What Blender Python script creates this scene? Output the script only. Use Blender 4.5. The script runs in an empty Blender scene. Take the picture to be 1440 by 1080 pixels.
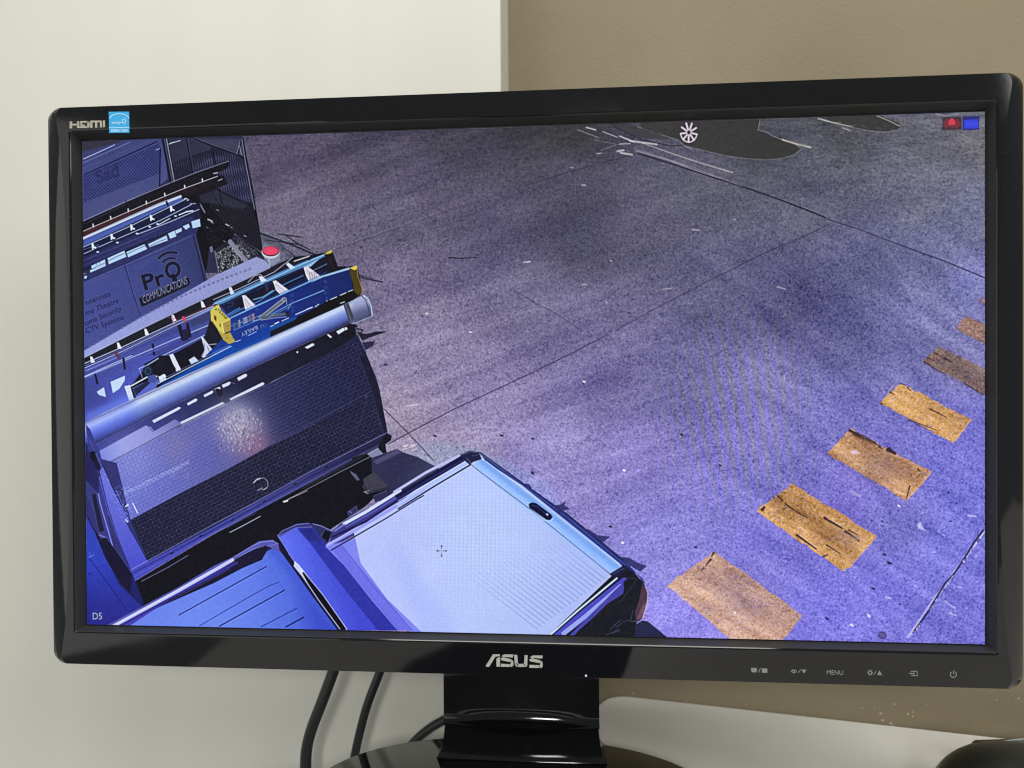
import bpy, bmesh, math, random
import numpy as np
from mathutils import Vector, Matrix
random.seed(7); rng = np.random.default_rng(7)
scene = bpy.context.scene
COL = scene.collection

# ------------------------------------------------------------------ camera
F_PX = 1000.0                                   # focal length in photograph pixels (1440 wide)
CAM_P = np.array([0.03146, -0.41030, 0.00178])
CAM_A = (-0.00813, 0.077506, 0.0055938)          # pitch, yaw, roll
def _rot(a, b, c):
    ca, sa, cb, sb, cc, sc = math.cos(a), math.sin(a), math.cos(b), math.sin(b), math.cos(c), math.sin(c)
    Rx = np.array([[1, 0, 0], [0, ca, -sa], [0, sa, ca]]); Rz = np.array([[cb, -sb, 0], [sb, cb, 0], [0, 0, 1]])
    Ry = np.array([[cc, 0, sc], [0, 1, 0], [-sc, 0, cc]])
    return Rz @ Rx @ Ry
CAM_R = _rot(*CAM_A)
def at(px, py, Y=None, Z=None):
    """Point of the place on the plane y=Y or z=Z that the measured photograph pixel shows."""
    d = CAM_R @ np.array([(px - 720) / F_PX, 1.0, (540 - py) / F_PX])
    t = (Y - CAM_P[1]) / d[1] if Y is not None else (Z - CAM_P[2]) / d[2]
    return Vector((CAM_P + d * t).tolist())
cam = bpy.data.cameras.new('camera'); co = bpy.data.objects.new('camera', cam); COL.objects.link(co)
cam.sensor_fit = 'HORIZONTAL'; cam.sensor_width = 36.0; cam.lens = F_PX / 1440 * 36
cam.clip_start = 0.01; cam.clip_end = 50
M = Matrix.Identity(4)
for i in range(3):
    M[i][0] = CAM_R[i, 0]; M[i][1] = CAM_R[i, 2]; M[i][2] = -CAM_R[i, 1]; M[i][3] = CAM_P[i]
co.matrix_world = M
cam.dof.use_dof = True; cam.dof.focus_distance = 0.415; cam.dof.aperture_fstop = 7.0
scene.camera = co

# ------------------------------------------------------------------ light
world = bpy.data.worlds.new('World'); scene.world = world; world.use_nodes = True
world.node_tree.nodes['Background'].inputs[0].default_value = (0.95, 1.0, 0.97, 1)
world.node_tree.nodes['Background'].inputs[1].default_value = 0.27
def area(name, loc, target, sx, sy, power, col=(1, 1, 1)):
    l = bpy.data.lights.new(name, 'AREA'); l.shape = 'RECTANGLE'; l.size = sx; l.size_y = sy; l.energy = power; l.color = col
    o = bpy.data.objects.new(name, l); COL.objects.link(o); o.location = loc
    o.rotation_euler = (Vector(target) - Vector(loc)).to_track_quat('-Z', 'Y').to_euler()
    return o
area('window_light', (1.6, -1.3, 1.3), (0.0, 0.1, 0.0), 1.2, 1.2, 27, (0.97, 1.0, 0.95))
area('left_fill_light', (-1.5, -1.35, -0.05), (-0.2, 0.1, -0.3), 2.0, 1.5, 11, (1.0, 0.99, 0.96))  # fill lamp added to brighten the lower cream wall, no window known there
area('ceiling_light', (0.05, -0.65, 1.7), (0.0, 0.1, 0.0), 1.2, 0.5, 22, (1.0, 0.98, 0.92))
area('far_window_light', (0.05, -1.60, 0.46), (0.03, 0.05, -0.2), 0.16, 0.30, 9, (1.0, 1.0, 0.97))
scene.view_settings.view_transform = 'Standard'; scene.view_settings.look = 'None'
scene.cycles.filter_width = 1.1; scene.cycles.sample_clamp_indirect = 80
scene.view_settings.exposure = 0; scene.view_settings.gamma = 1

# ------------------------------------------------------------------ helpers
def mat(name, color, rough=0.5, spec=0.5, ior=1.5, metal=0.0, coat=0.0):
    m = bpy.data.materials.new(name); m.use_nodes = True
    b = m.node_tree.nodes['Principled BSDF']
    b.inputs['Base Color'].default_value = (*color, 1); b.inputs['Roughness'].default_value = rough
    b.inputs['Specular IOR Level'].default_value = spec; b.inputs['IOR'].default_value = ior
    b.inputs['Metallic'].default_value = metal; b.inputs['Coat Weight'].default_value = coat
    return m
def nodes(m): return m.node_tree.nodes, m.node_tree.links, m.node_tree.nodes['Principled BSDF']
def add_bump(m, scale, strength, dist=0.001, detail=4):
    n, l, b = nodes(m)
    tc = n.new('ShaderNodeTexCoord'); no = n.new('ShaderNodeTexNoise'); bu = n.new('ShaderNodeBump')
    no.inputs['Scale'].default_value = scale; no.inputs['Detail'].default_value = detail
    bu.inputs['Strength'].default_value = strength; bu.inputs['Distance'].default_value = dist
    l.new(tc.outputs['Object'], no.inputs['Vector']); l.new(no.outputs['Fac'], bu.inputs['Height']); l.new(bu.outputs['Normal'], b.inputs['Normal'])
    return no
def add_tint(m, c1, c2, scale, detail=3, lo=0.35, hi=0.65, stretch=(1, 1, 1)):
    n, l, b = nodes(m)
    tc = n.new('ShaderNodeTexCoord'); mp = n.new('ShaderNodeMapping'); no = n.new('ShaderNodeTexNoise'); cr = n.new('ShaderNodeValToRGB')
    mp.inputs['Scale'].default_value = stretch
    no.inputs['Scale'].default_value = scale; no.inputs['Detail'].default_value = detail
    cr.color_ramp.elements[0].position = lo; cr.color_ramp.elements[1].position = hi
    cr.color_ramp.elements[0].color = (*c1, 1); cr.color_ramp.elements[1].color = (*c2, 1)
    l.new(tc.outputs['Object'], mp.inputs['Vector']); l.new(mp.outputs['Vector'], no.inputs['Vector']); l.new(no.outputs['Fac'], cr.inputs['Fac']); l.new(cr.outputs['Color'], b.inputs['Base Color'])
    return cr
def add_dust(m, scale, size, amount, color=(0.45, 0.45, 0.42), clump=None):
    """tiny specks of dust on top of the base colour (voronoi dots, thinned by noise)"""
    n, l, b = nodes(m)
    tc = n.new('ShaderNodeTexCoord'); vo = n.new('ShaderNodeTexVoronoi'); vo.inputs['Scale'].default_value = scale
    lt = n.new('ShaderNodeMath'); lt.operation = 'LESS_THAN'; lt.inputs[1].default_value = size
    sp = n.new('ShaderNodeSeparateColor'); gt = n.new('ShaderNodeMath'); gt.operation = 'GREATER_THAN'; gt.inputs[1].default_value = 1 - amount
    mu = n.new('ShaderNodeMath'); mu.operation = 'MULTIPLY'; mix = n.new('ShaderNodeMix'); mix.data_type = 'RGBA'
    l.new(tc.outputs['Object'], vo.inputs['Vector']); l.new(vo.outputs['Distance'], lt.inputs[0])
    l.new(vo.outputs['Color'], sp.inputs[0]); l.new(sp.outputs[0], gt.inputs[0])
    l.new(lt.outputs[0], mu.inputs[0]); l.new(gt.outputs[0], mu.inputs[1]); mu_out = mu.outputs[0]
    if clump:
        no = n.new('ShaderNodeTexNoise'); no.inputs['Scale'].default_value = clump; no.inputs['Detail'].default_value = 3; g2 = n.new('ShaderNodeMath'); g2.operation = 'GREATER_THAN'; g2.inputs[1].default_value = .56
        m2 = n.new('ShaderNodeMath'); m2.operation = 'MULTIPLY'; l.new(tc.outputs['Object'], no.inputs['Vector']); l.new(no.outputs['Fac'], g2.inputs[0]); l.new(g2.outputs[0], m2.inputs[0]); l.new(mu.outputs[0], m2.inputs[1]); mu_out = m2.outputs[0]
    old = b.inputs['Base Color']
    if old.is_linked: l.new(old.links[0].from_socket, mix.inputs['A'])
    else: mix.inputs['A'].default_value = old.default_value
    l.new(mu_out, mix.inputs['Factor']); mix.inputs['B'].default_value = (*color, 1); l.new(mix.outputs['Result'], b.inputs['Base Color'])
def obj(name, verts, faces, m, parent=None, smooth=True, angle=30):
    me = bpy.data.meshes.new(name); me.from_pydata([tuple(v) for v in verts], [], faces); me.validate()
    bm = bmesh.new(); bm.from_mesh(me); bmesh.ops.recalc_face_normals(bm, faces=bm.faces); bm.to_mesh(me); bm.free()
    if smooth:
        me.polygons.foreach_set('use_smooth', [True] * len(me.polygons)); me.set_sharp_from_angle(angle=math.radians(angle))
    me.materials.append(m); o = bpy.data.objects.new(name, me); COL.objects.link(o); o.parent = parent
    return o
def from_bm(name, bm, m, parent=None, angle=30):
    bmesh.ops.recalc_face_normals(bm, faces=bm.faces)
    me = bpy.data.meshes.new(name); bm.to_mesh(me); bm.free()
    me.polygons.foreach_set('use_smooth', [True] * len(me.polygons)); me.set_sharp_from_angle(angle=math.radians(angle))
    me.materials.append(m); o = bpy.data.objects.new(name, me); COL.objects.link(o); o.parent = parent
    return o
def tag(o, label=None, cat=None, kind=None, group=None):
    if label: o['label'] = label
    if cat: o['category'] = cat
    if kind: o['kind'] = kind
    if group: o['group'] = group
    return o
def empty(name, loc, label, cat):
    o = bpy.data.objects.new(name, None); COL.objects.link(o); o.location = loc; o.empty_display_size = 0.02
    return tag(o, label, cat)
def grid_loops(loops, close=True, cap_first=False, cap_last=False):
    n = len(loops[0]); V = [v for L in loops for v in L]; Fc = []
    for k in range(len(loops) - 1):
        for i in range(n if close else n - 1):
            j = (i + 1) % n
            Fc.append((k * n + i, k * n + j, (k + 1) * n + j, (k + 1) * n + i))
    if cap_first: Fc.append(tuple(range(n)))
    if cap_last: Fc.append(tuple((len(loops) - 1) * n + i for i in range(n)))
    return V, Fc
def rr(hx, zt, zb, r, nc=8, ne=28):
    """rounded rectangle (x, z) outline; the same number of points for every size"""
    P = []
    cs = [(hx - r, zt - r, 0), (-hx + r, zt - r, 90), (-hx + r, -zb + r, 180), (hx - r, -zb + r, 270)]
    for q in range(4):
        cx, cz, a0 = cs[q]; arc = [(cx + r * math.cos(math.radians(a0 + 90 * k / nc)), cz + r * math.sin(math.radians(a0 + 90 * k / nc))) for k in range(nc + 1)]
        P += arc
        nx, nz, na = cs[(q + 1) % 4]; e0 = arc[-1]; e1 = (nx + r * math.cos(math.radians(na)), nz + r * math.sin(math.radians(na)))
        P += [(e0[0] + (e1[0] - e0[0]) * k / ne, e0[1] + (e1[1] - e0[1]) * k / ne) for k in range(1, ne)]
    return P
def tube(name, pts, rad, m, nseg=14, sub=8, parent=None):
    pts = [Vector(p) for p in pts]; path = []
    for i in range(len(pts) - 1):
        p0 = pts[max(i - 1, 0)]; p1 = pts[i]; p2 = pts[i + 1]; p3 = pts[min(i + 2, len(pts) - 1)]
        for k in range(sub):
            t = k / sub
            path.append(0.5 * ((2 * p1) + (p2 - p0) * t + (2 * p0 - 5 * p1 + 4 * p2 - p3) * t * t + (3 * p1 - p0 - 3 * p2 + p3) * t ** 3))
    path.append(pts[-1]); loops = []
    for i, p in enumerate(path):
        d = (path[min(i + 1, len(path) - 1)] - path[max(i - 1, 0)]).normalized()
        a = d.cross(Vector((0, 1, 0.01))).normalized(); b = d.cross(a)
        loops.append([p + (a * math.cos(2 * math.pi * k / nseg) + b * math.sin(2 * math.pi * k / nseg)) * rad for k in range(nseg)])
    V, Fc = grid_loops(loops, True, True, True)
    return obj(name, V, Fc, m, parent, angle=60)
def glyph_tris(s):
    cu = bpy.data.curves.new('t', 'FONT'); cu.body = s; cu.resolution_u = 4
    o = bpy.data.objects.new('t', cu); COL.objects.link(o)
    dg = bpy.context.evaluated_depsgraph_get(); me = bpy.data.meshes.new_from_object(o.evaluated_get(dg))
    me.calc_loop_triangles()
    V = np.array([(v.co.x, v.co.y) for v in me.vertices]); T = np.array([t.vertices[:] for t in me.loop_triangles])
    bpy.data.objects.remove(o); bpy.data.curves.remove(cu); bpy.data.meshes.remove(me)
    return V, T

# ================================================================== the picture shown on the screen
SW, SH = 0.5213, 0.2932
TW, TH = 1920, 1080
def _hom():                                      # photograph pixel -> screen texel, through the screen plane
    src = [(100, 160), (1400, 160), (1400, 900), (100, 900), (700, 500)]; A = []; 
    for (x, y) in src:
        p = at(x, y, Y=0.0); u = (p.x + SW / 2) / SW * TW; v = (SH / 2 - p.z) / SH * TH
        A.append([x, y, 1, 0, 0, 0, -u * x, -u * y, -u]); A.append([0, 0, 0, x, y, 1, -v * x, -v * y, -v])
    return np.linalg.svd(np.array(A))[2][-1].reshape(3, 3)
HM = _hom(); HI = np.linalg.inv(HM)
def apply_h(H, P):
    P = np.asarray(P, float); Q = np.c_[P, np.ones(len(P))] @ H.T
    return Q[:, :2] / Q[:, 2:]
gx, gy = np.meshgrid(np.arange(TW) + .5, np.arange(TH) + .5)
_q = apply_h(HI, np.c_[gx.ravel(), gy.ravel()])
PX = _q[:, 0].reshape(TH, TW).astype(np.float32); PY = _q[:, 1].reshape(TH, TW).astype(np.float32)
IMG = np.zeros((TH, TW, 3), np.float32)
CROP = [0.0, 0.0, 1.0]
def crop(x0, y0, s): CROP[:] = [x0, y0, s]
A_ = lambda: crop(100, 170, 5.142857); B_ = lambda: crop(100, 330, 5.142857); C_ = lambda: crop(300, 330, 5.142857)
D_ = lambda: crop(100, 500, 5.142857); E_ = lambda: crop(300, 500, 5.142857); F_ = lambda: crop(100, 690, 5.142857); G_ = lambda: crop(300, 690, 5.142857)
P_ = lambda: crop(560, 610, 3.789474); K_ = lambda: crop(540, 470, 3.428571); M_ = lambda: crop(900, 600, 3.428571)
N_ = lambda: crop(740, 150, 3.428571); R_ = lambda: crop(1100, 90, 4.235294); U_ = lambda: crop(1160, 680, 5.142857); J_ = lambda: crop(340, 160, 3.428571)
def photo(P): P = np.asarray(P, float); return P / CROP[2] + np.array(CROP[:2])
def tex(P): return apply_h(HM, photo(P))
def _bbox(T, pad=2):
    x0, y0 = np.floor(T.min(0)).astype(int) - pad; x1, y1 = np.ceil(T.max(0)).astype(int) + pad
    return max(x0, 0), max(y0, 0), min(x1, TW), min(y1, TH)
def poly_mask(polys, SS=3):
    allp = np.concatenate(polys); x0, y0, x1, y1 = _bbox(allp)
    if x1 <= x0 or y1 <= y0: return None
    if (x1 - x0) * (y1 - y0) > 400000: SS = 2
    xs = (x0 + (np.arange((x1 - x0) * SS) + .5) / SS); ys = (y0 + (np.arange((y1 - y0) * SS) + .5) / SS)
    acc = np.zeros((len(ys), len(xs)), bool)
    for T in polys:
        ins = np.zeros_like(acc); n = len(T)
        for i in range(n):
            (ax, ay), (bx, by) = T[i], T[(i + 1) % n]
            if ay == by: continue
            lo, hi = (ay, by) if ay < by else (by, ay)
            r0, r1 = np.searchsorted(ys, lo), np.searchsorted(ys, hi)
            if r1 <= r0: continue
            xi = ax + (ys[r0:r1] - ay) * (bx - ax) / (by - ay)
            ins[r0:r1] ^= xs[None, :] < xi[:, None]
        acc |= ins
    m = acc.reshape(y1 - y0, SS, x1 - x0, SS).mean((1, 3)).astype(np.float32)
    return m, (x0, y0, x1, y1)
def boxblur(m, k):
    if k < 1: return m
    for ax in (0, 1):
        for _ in range(2):
            c = np.cumsum(np.pad(m, [(k + 1, k) if a == ax else (0, 0) for a in (0, 1)], mode='edge'), axis=ax)
            m = (np.take(c, np.arange(2 * k + 1, c.shape[ax]), ax) - np.take(c, np.arange(0, c.shape[ax] - 2 * k - 1), ax)) / (2 * k + 1)
    return m
def blend(m, bb, color, alpha=1.0):
    x0, y0, x1, y1 = bb; reg = IMG[y0:y1, x0:x1]
    c = color(PX[y0:y1, x0:x1], PY[y0:y1, x0:x1]) if callable(color) else np.array(color, np.float32)
    a = (m * alpha)[..., None]; reg[:] = reg * (1 - a) + c * a
def fill(pts, color, alpha=1.0, soft=0, SS=3):
    T = tex(pts); 
    r = poly_mask([T], SS)
    if r is None: return
    m, bb = r
    if soft:
        k = int(soft * 1.5 / CROP[2] * 1.0) or 1
        x0, y0, x1, y1 = bb; X0, Y0, X1, Y1 = max(x0 - 2 * k, 0), max(y0 - 2 * k, 0), min(x1 + 2 * k, TW), min(y1 + 2 * k, TH)
        mm = np.zeros((Y1 - Y0, X1 - X0), np.float32); mm[y0 - Y0:y1 - Y0, x0 - X0:x1 - X0] = m
        m = boxblur(mm, k); bb = (X0, Y0, X1, Y1)
    blend(m, bb, color, alpha)
def line(pts, w, color, alpha=1.0, w2=None):
    T = tex(pts); s = 1.51 / CROP[2]; W = max(w, w2 or 0) * s
    x0, y0, x1, y1 = _bbox(T, int(W) + 2)
    if x1 <= x0 or y1 <= y0: return
    X, Y = gx[y0:y1, x0:x1], gy[y0:y1, x0:x1]; m = np.zeros(X.shape, np.float32); n = len(T) - 1
    for i in range(n):
        a, b = T[i], T[i + 1]; d = b - a; L = d @ d + 1e-9
        t = np.clip(((X - a[0]) * d[0] + (Y - a[1]) * d[1]) / L, 0, 1)
        dist = np.hypot(X - a[0] - t * d[0], Y - a[1] - t * d[1])
        ww = w if w2 is None else w + (w2 - w) * ((i + t) / n)
        hw = np.maximum(ww * s / 2, .5); m = np.maximum(m, np.clip(hw + .5 - dist, 0, 1) * np.minimum(1, ww * s))
    blend(m, (x0, y0, x1, y1), color, alpha)
def between(l0, l1, stops):
    """colour that runs across from line l0 to line l1 (crop coordinates); stops = [(t, rgb), ...]"""
    a0, a1 = photo(l0); b0, b1 = photo(l1)
    def sd(p, q, X, Y):
        d = q - p; n = np.array([-d[1], d[0]]) / np.hypot(*d); return np.abs((X - p[0]) * n[0] + (Y - p[1]) * n[1])
    ts = [s[0] for s in stops]; cs = np.array([s[1] for s in stops], np.float32)
    def f(X, Y):
        da = sd(a0, a1, X, Y); db = sd(b0, b1, X, Y); t = da / (da + db + 1e-6)
        return np.stack([np.interp(t, ts, cs[:, k]) for k in range(3)], -1).astype(np.float32)
    return f
def along(p, q, stops):
    a, b = photo([p, q]); d = b - a; L = d @ d; ts = [s[0] for s in stops]; cs = np.array([s[1] for s in stops], np.float32)
    def f(X, Y):
        t = ((X - a[0]) * d[0] + (Y - a[1]) * d[1]) / L
        return np.stack([np.interp(t, ts, cs[:, k]) for k in range(3)], -1).astype(np.float32)
    return f
def text(s, org, u, v, color, alpha=1.0, size=1.0, grow=0):
    V, T = glyph_tris(s); u = np.array(u, float); v = np.array(v, float)
    Q = np.array(org, float) + (V[:, :1] * u + V[:, 1:2] * v) * size
    TT = tex(Q); m, bb = poly_mask([TT[t] for t in T], 4)
    if grow:
        k = grow; x0, y0, x1, y1 = bb
        mm = np.pad(m, k); mm = np.max([np.roll(np.roll(mm, i, 0), j, 1) for i in range(-k, k + 1) for j in range(-k, k + 1) if i * i + j * j <= k * k + 1], 0)
        X0, Y0 = x0 - k, y0 - k; c0, r0 = max(0, -X0), max(0, -Y0); c1, r1 = mm.shape[1] - max(0, x1 + k - TW), mm.shape[0] - max(0, y1 + k - TH)
        m = mm[r0:r1, c0:c1]; bb = (max(X0, 0), max(Y0, 0), max(X0, 0) + m.shape[1], max(Y0, 0) + m.shape[0])
    blend(m, bb, color, alpha)
def vnoise(sx, sy, seed):
    """smooth value noise, cell size sx by sy texels, values about -1..1"""
    r = np.random.default_rng(seed); nw, nh = int(TW / sx) + 3, int(TH / sy) + 3; g = r.standard_normal((nh, nw)).astype(np.float32)
    xs = np.arange(TW) / sx; ys = np.arange(TH) / sy; xi = xs.astype(int); yi = ys.astype(int)
    fx = xs - xi; fy = ys - yi; fx = (fx * fx * (3 - 2 * fx))[None, :]; fy = (fy * fy * (3 - 2 * fy))[:, None]
    a = g[yi][:, xi]; b = g[yi][:, xi + 1]; c = g[yi + 1][:, xi]; d = g[yi + 1][:, xi + 1]
    return ((a * (1 - fx) + b * fx) * (1 - fy) + (c * (1 - fx) + d * fx) * fy).astype(np.float32)
def vn_rot(ang, su, sv, seed):
    """value noise drawn out along a direction of the yard (cell su by sv photograph pixels)"""
    a = math.radians(ang); U = (PX * math.cos(a) + PY * math.sin(a)) / su + 200; V = (-PX * math.sin(a) + PY * math.cos(a)) / sv + 400
    g = np.random.default_rng(seed).standard_normal((1024, 512)).astype(np.float32)
    i, j = U.astype(int), V.astype(int); fu, fv = U - i, V - j; fu = fu * fu * (3 - 2 * fu); fv = fv * fv * (3 - 2 * fv)
    G = lambda a_, b_: g[b_ % 1024, a_ % 512]
    return ((G(i, j) * (1 - fu) + G(i + 1, j) * fu) * (1 - fv) + (G(i, j + 1) * (1 - fu) + G(i + 1, j + 1) * fu) * fv).astype(np.float32)
def lattice(u_dir, su, sv, off=(0, 0)):
    """diamond-plate weave: returns f(X,Y) in 0..1, lozenges alternating in direction"""
    a = math.radians(u_dir); cu, su_ = math.cos(a), math.sin(a)
    def f(X, Y):
        X = X - off[0]; Y = Y - off[1]; u = (X * cu + Y * su_) / su; v = (-X * su_ + Y * cu) / sv
        i, j = np.floor(u), np.floor(v); fu, fv = u - i - .5, v - j - .5
        par = ((i + j) % 2) * 2 - 1
        d = np.abs(fu + par * fv) * .707; e = np.abs(fu - par * fv) * .707
        return np.clip(1.25 - d / .17, 0, 1) * np.clip(2.2 - e / .24, 0, 1)
    return f

def paint_screen():
    crop(0, 0, 1)
    # --- concrete yard: colour measured at scattered points, interpolated
    pts = [(380, 230, 74, 70, 104), (430, 330, 92, 87, 124), (400, 280, 84, 80, 116), (520, 210, 66, 63, 92), (600, 240, 70, 67, 102), (620, 195, 56, 54, 74), (700, 215, 60, 58, 84), (720, 180, 44, 44, 54), (800, 190, 44, 45, 54),
           (800, 250, 66, 64, 96), (550, 300, 80, 77, 115), (700, 300, 76, 73, 112), (820, 340, 66, 66, 100), (700, 400, 92, 88, 134), (560, 420, 108, 102, 148), (620, 500, 118, 111, 160), (560, 590, 134, 127, 166),
           (700, 560, 120, 113, 168), (640, 620, 130, 123, 170), (820, 450, 98, 94, 146), (850, 540, 92, 88, 148), (780, 640, 122, 116, 184), (760, 700, 124, 118, 194), (900, 640, 120, 114, 192), (960, 540, 92, 90, 150), (930, 780, 120, 118, 206),
           (920, 300, 78, 78, 112), (1000, 260, 76, 78, 106), (1000, 400, 84, 83, 130), (1060, 200, 62, 66, 82), (1150, 220, 76, 80, 104), (1150, 280, 84, 87, 120), (1180, 190, 66, 70, 82), (1300, 200, 86, 90, 110), (1370, 200, 96, 98, 118), (1300, 270, 86, 90, 124),
           (1370, 300, 92, 97, 142), (1200, 360, 84, 86, 138), (1300, 370, 90, 94, 150), (1370, 400, 100, 104, 182), (1100, 430, 82, 82, 134), (1180, 480, 88, 88, 152), (1280, 450, 98, 100, 170), (1080, 540, 106, 105, 172), (1180, 580, 96, 96, 180), (1060, 620, 112, 110, 186),
           (1000, 700, 116, 113, 198), (960, 860, 124, 120, 220), (1060, 760, 112, 110, 206), (1170, 860, 110, 108, 214), (1260, 740, 100, 100, 186), (1250, 830, 106, 105, 208), (1360, 700, 104, 106, 206), (1350, 850, 98, 98, 196), (1340, 640, 96, 96, 196), (1240, 640, 98, 96, 190), (1200, 700, 112, 106, 202), (1330, 780, 104, 106, 206)]
    P = np.array(pts, np.float32); sx = PX[::12, ::12]; sy = PY[::12, ::12]; num = 0; den = 0
    for q in P:
        w = 1 / (((sx - q[0]) ** 2 + (sy - q[1]) ** 2 + 500.0) ** 1.6); num = num + w[..., None] * q[2:]; den = den + w
    f = num / den[..., None]
    yi = np.clip(np.arange(TH) / 12, 0, f.shape[0] - 1.001); xi = np.clip(np.arange(TW) / 12, 0, f.shape[1] - 1.001)
    y0 = yi.astype(int); x0 = xi.astype(int); fy = (yi - y0)[:, None, None]; fx = (xi - x0)[None, :, None]
    IMG[:] = (f[y0][:, x0] * (1 - fx) + f[y0][:, x0 + 1] * fx) * (1 - fy) + (f[y0 + 1][:, x0] * (1 - fx) + f[y0 + 1][:, x0 + 1] * fx) * fy
    # speckle of the aggregate: fine and crisp below, drawn out into streaks far away (top)
    n1 = boxblur(rng.standard_normal((TH, TW)).astype(np.float32), 1); n1 /= n1.std()
    n1b = rng.standard_normal((TH, TW)).astype(np.float32); n1b = (n1b + np.roll(n1b, 1, 0) + np.roll(n1b, 1, 1)) / 1.73
    n2 = vnoise(5, 4, 2); n3 = vnoise(60, 34, 3); n4 = vnoise(150, 70, 4); st = vnoise(22, 3.2, 5) + vnoise(9, 2.2, 6)
    far = np.clip((330 - PY) / 170, 0, 1); amp = 1 - .45 * far
    lum = IMG.mean(-1) / 100
    d = (n1 * 3.4 + n1b * 6.0 + n2 * 1.6) * amp + st * 4.5 * far + n3 * 1.6 + n4 * 1.2 + np.minimum(n1, 0) * 3.0
    IMG[:] += (d * np.clip(lum, .35, 1.25))[..., None] * np.array([1, 1, 1.02])
    wr = np.clip((PX - 880) / 220, 0, 1); nr = np.clip((PY - 200) / 160, .25, 1)
    sL = vn_rot(-20, 130, 9, 21) * 2.2 + vn_rot(-16, 60, 4.5, 22) * 1.8 + vn_rot(-24, 260, 26, 23) * 3.0
    sR = vn_rot(33, 150, 10, 24) * 2.4 + vn_rot(28, 60, 4.5, 25) * 1.8 + vn_rot(38, 260, 24, 26) * 3.0 + vn_rot(62, 120, 12, 27) * 1.4
    sR = sR * np.clip((PY - 260) / 120, .3, 1) + vn_rot(-8, 90, 7, 28) * 3 * np.clip((330 - PY) / 120, 0, 1)
    IMG[:] += ((sL * (1 - wr) + sR * wr) * 1.35 * np.clip(lum, .4, 1.2))[..., None]
    pit = vn_rot(12, 3.2, 2.2, 29) + .5 * vn_rot(40, 9, 5, 30); IMG[:] -= (np.clip(pit - 1.5, 0, 1) * 22 * nr)[..., None]
    spk = (n1b > 2.9) & (PY > 200); IMG[spk] += 34
    spk = (n1b < -3.1); IMG[spk] -= 26
    # dark tyre scuffs and pale drifts
    for (x, y, rx, ry, ang, v) in [(1160, 262, 70, 8, -8, -12), (820, 345, 170, 40, -4, -6), (1120, 430, 120, 60, 15, -8), (860, 560, 120, 40, 10, -9), (1240, 250, 120, 18, 10, 8), (1000, 330, 130, 30, -10, 7), (1180, 420, 60, 120, 60, -7),
                                   (700, 250, 260, 18, -12, 6), (560, 350, 200, 18, -20, 6), (640, 420, 180, 20, -22, 5), (1300, 300, 120, 16, -20, 7), (1320, 240, 90, 12, 20, 8), (1340, 560, 40, 120, 35, 6), (1230, 720, 110, 22, 32, -10), (1150, 640, 90, 16, 28, -8)]:
        a = math.radians(ang); X = PX - x; Y = PY - y; u = X * math.cos(a) + Y * math.sin(a); w = -X * math.sin(a) + Y * math.cos(a)
        IMG[:] += (v * np.exp(-(u / rx) ** 2 - (w / ry) ** 2) * (1 + .5 * n2))[..., None]
    # joints of the concrete
    K_(); line([(20, 530), (115, 478), (340, 360), (620, 230), (900, 95), (1080, 0)], 5.0, (40, 36, 62), .75); line([(0, 360), (118, 478), (240, 610)], 5, (45, 40, 66), .8)
    line([(24, 537), (118, 486), (340, 368)], 3, (180, 172, 215), .35)
    N_(); line([(430, 1080), (600, 985), (860, 850), (1150, 705), (1440, 578)], 4.2, (40, 38, 66), .65)
    R_(); line([(0, 812), (180, 880), (310, 938), (460, 985), (700, 1078)], 5.5, (34, 34, 60), .8); line([(0, 1095), (120, 1035), (310, 938)], 4.5, (44, 44, 72), .6)
    line([(0, 806), (180, 874), (310, 932)], 3, (150, 150, 200), .35)
    crop(0, 0, 1); line([(1264, 344), (1330, 368), (1386, 391)], 1.4, (30, 30, 62), .9)
    N_(); line([(0, 380), (170, 325), (330, 280), (510, 232)], 5, (36, 36, 52), .6); J_(); line([(440, 660), (700, 570), (960, 480), (1200, 400), (1440, 322)], 4.2, (60, 56, 90), .45); line([(440, 650), (700, 561), (960, 471)], 3, (160, 155, 200), .28)
    N_(); line([(530, 212), (700, 262), (850, 320), (930, 345)], 5, (150, 150, 172), .75, 3); line([(540, 226), (720, 282), (930, 350), (1100, 405), (1240, 455), (1440, 533)], 6, (22, 22, 40), .9)
    line([(520, 200), (800, 292), (1040, 385)], 3, (160, 160, 185), .45)
    line([(560, 175), (700, 225), (830, 268), (995, 318)], 5, (150, 150, 166), .75, 8); line([(420, 95), (560, 160), (700, 190), (750, 186)], 4, (24, 24, 34), .9)
    line([(535, 98), (640, 130), (735, 160), (765, 190), (800, 205)], 4, (140, 140, 152), .75)
    for (a, b, w, c) in [((290, 100), (335, 112), 9, 200), ((370, 120), (440, 148), 7, 170), ((450, 142), (520, 170), 9, 200), ((500, 165), (630, 182), 11, 190), ((450, 180), (500, 178), 8, 170), ((250, 112), (350, 150), 5, 150), ((330, 160), (450, 185), 4, 120),
                         ((440, 215), (470, 210), 12, 190), ((455, 222), (510, 232), 12, 190), ((340, 226), (365, 224), 6, 180), ((270, 378), (285, 378), 8, 185), ((800, 592), (834, 596), 9, 165), ((660, 880), (700, 876), 7, 165), ((1210, 868), (1250, 880), 9, 160), ((1000, 545), (1008, 545), 7, 170),
                         ((404, 742), (412, 744), 7, 190), ((270, 858), (290, 856), 7, 180), ((385, 945), (392, 946), 8, 180), ((215, 293), (228, 295), 7, 150), ((0, 748), (22, 746), 7, 170), ((360, 210), (430, 186), 5, 120)]:
        line([a, b], w * .8, (c - 12, c - 12, c + 8), .75)
    J_(); line([(1000, 694), (1060, 697), (1130, 692)], 6, (24, 20, 36), .9, 3); line([(1360, 715), (1390, 714)], 7, (170, 165, 195), .8)
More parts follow.
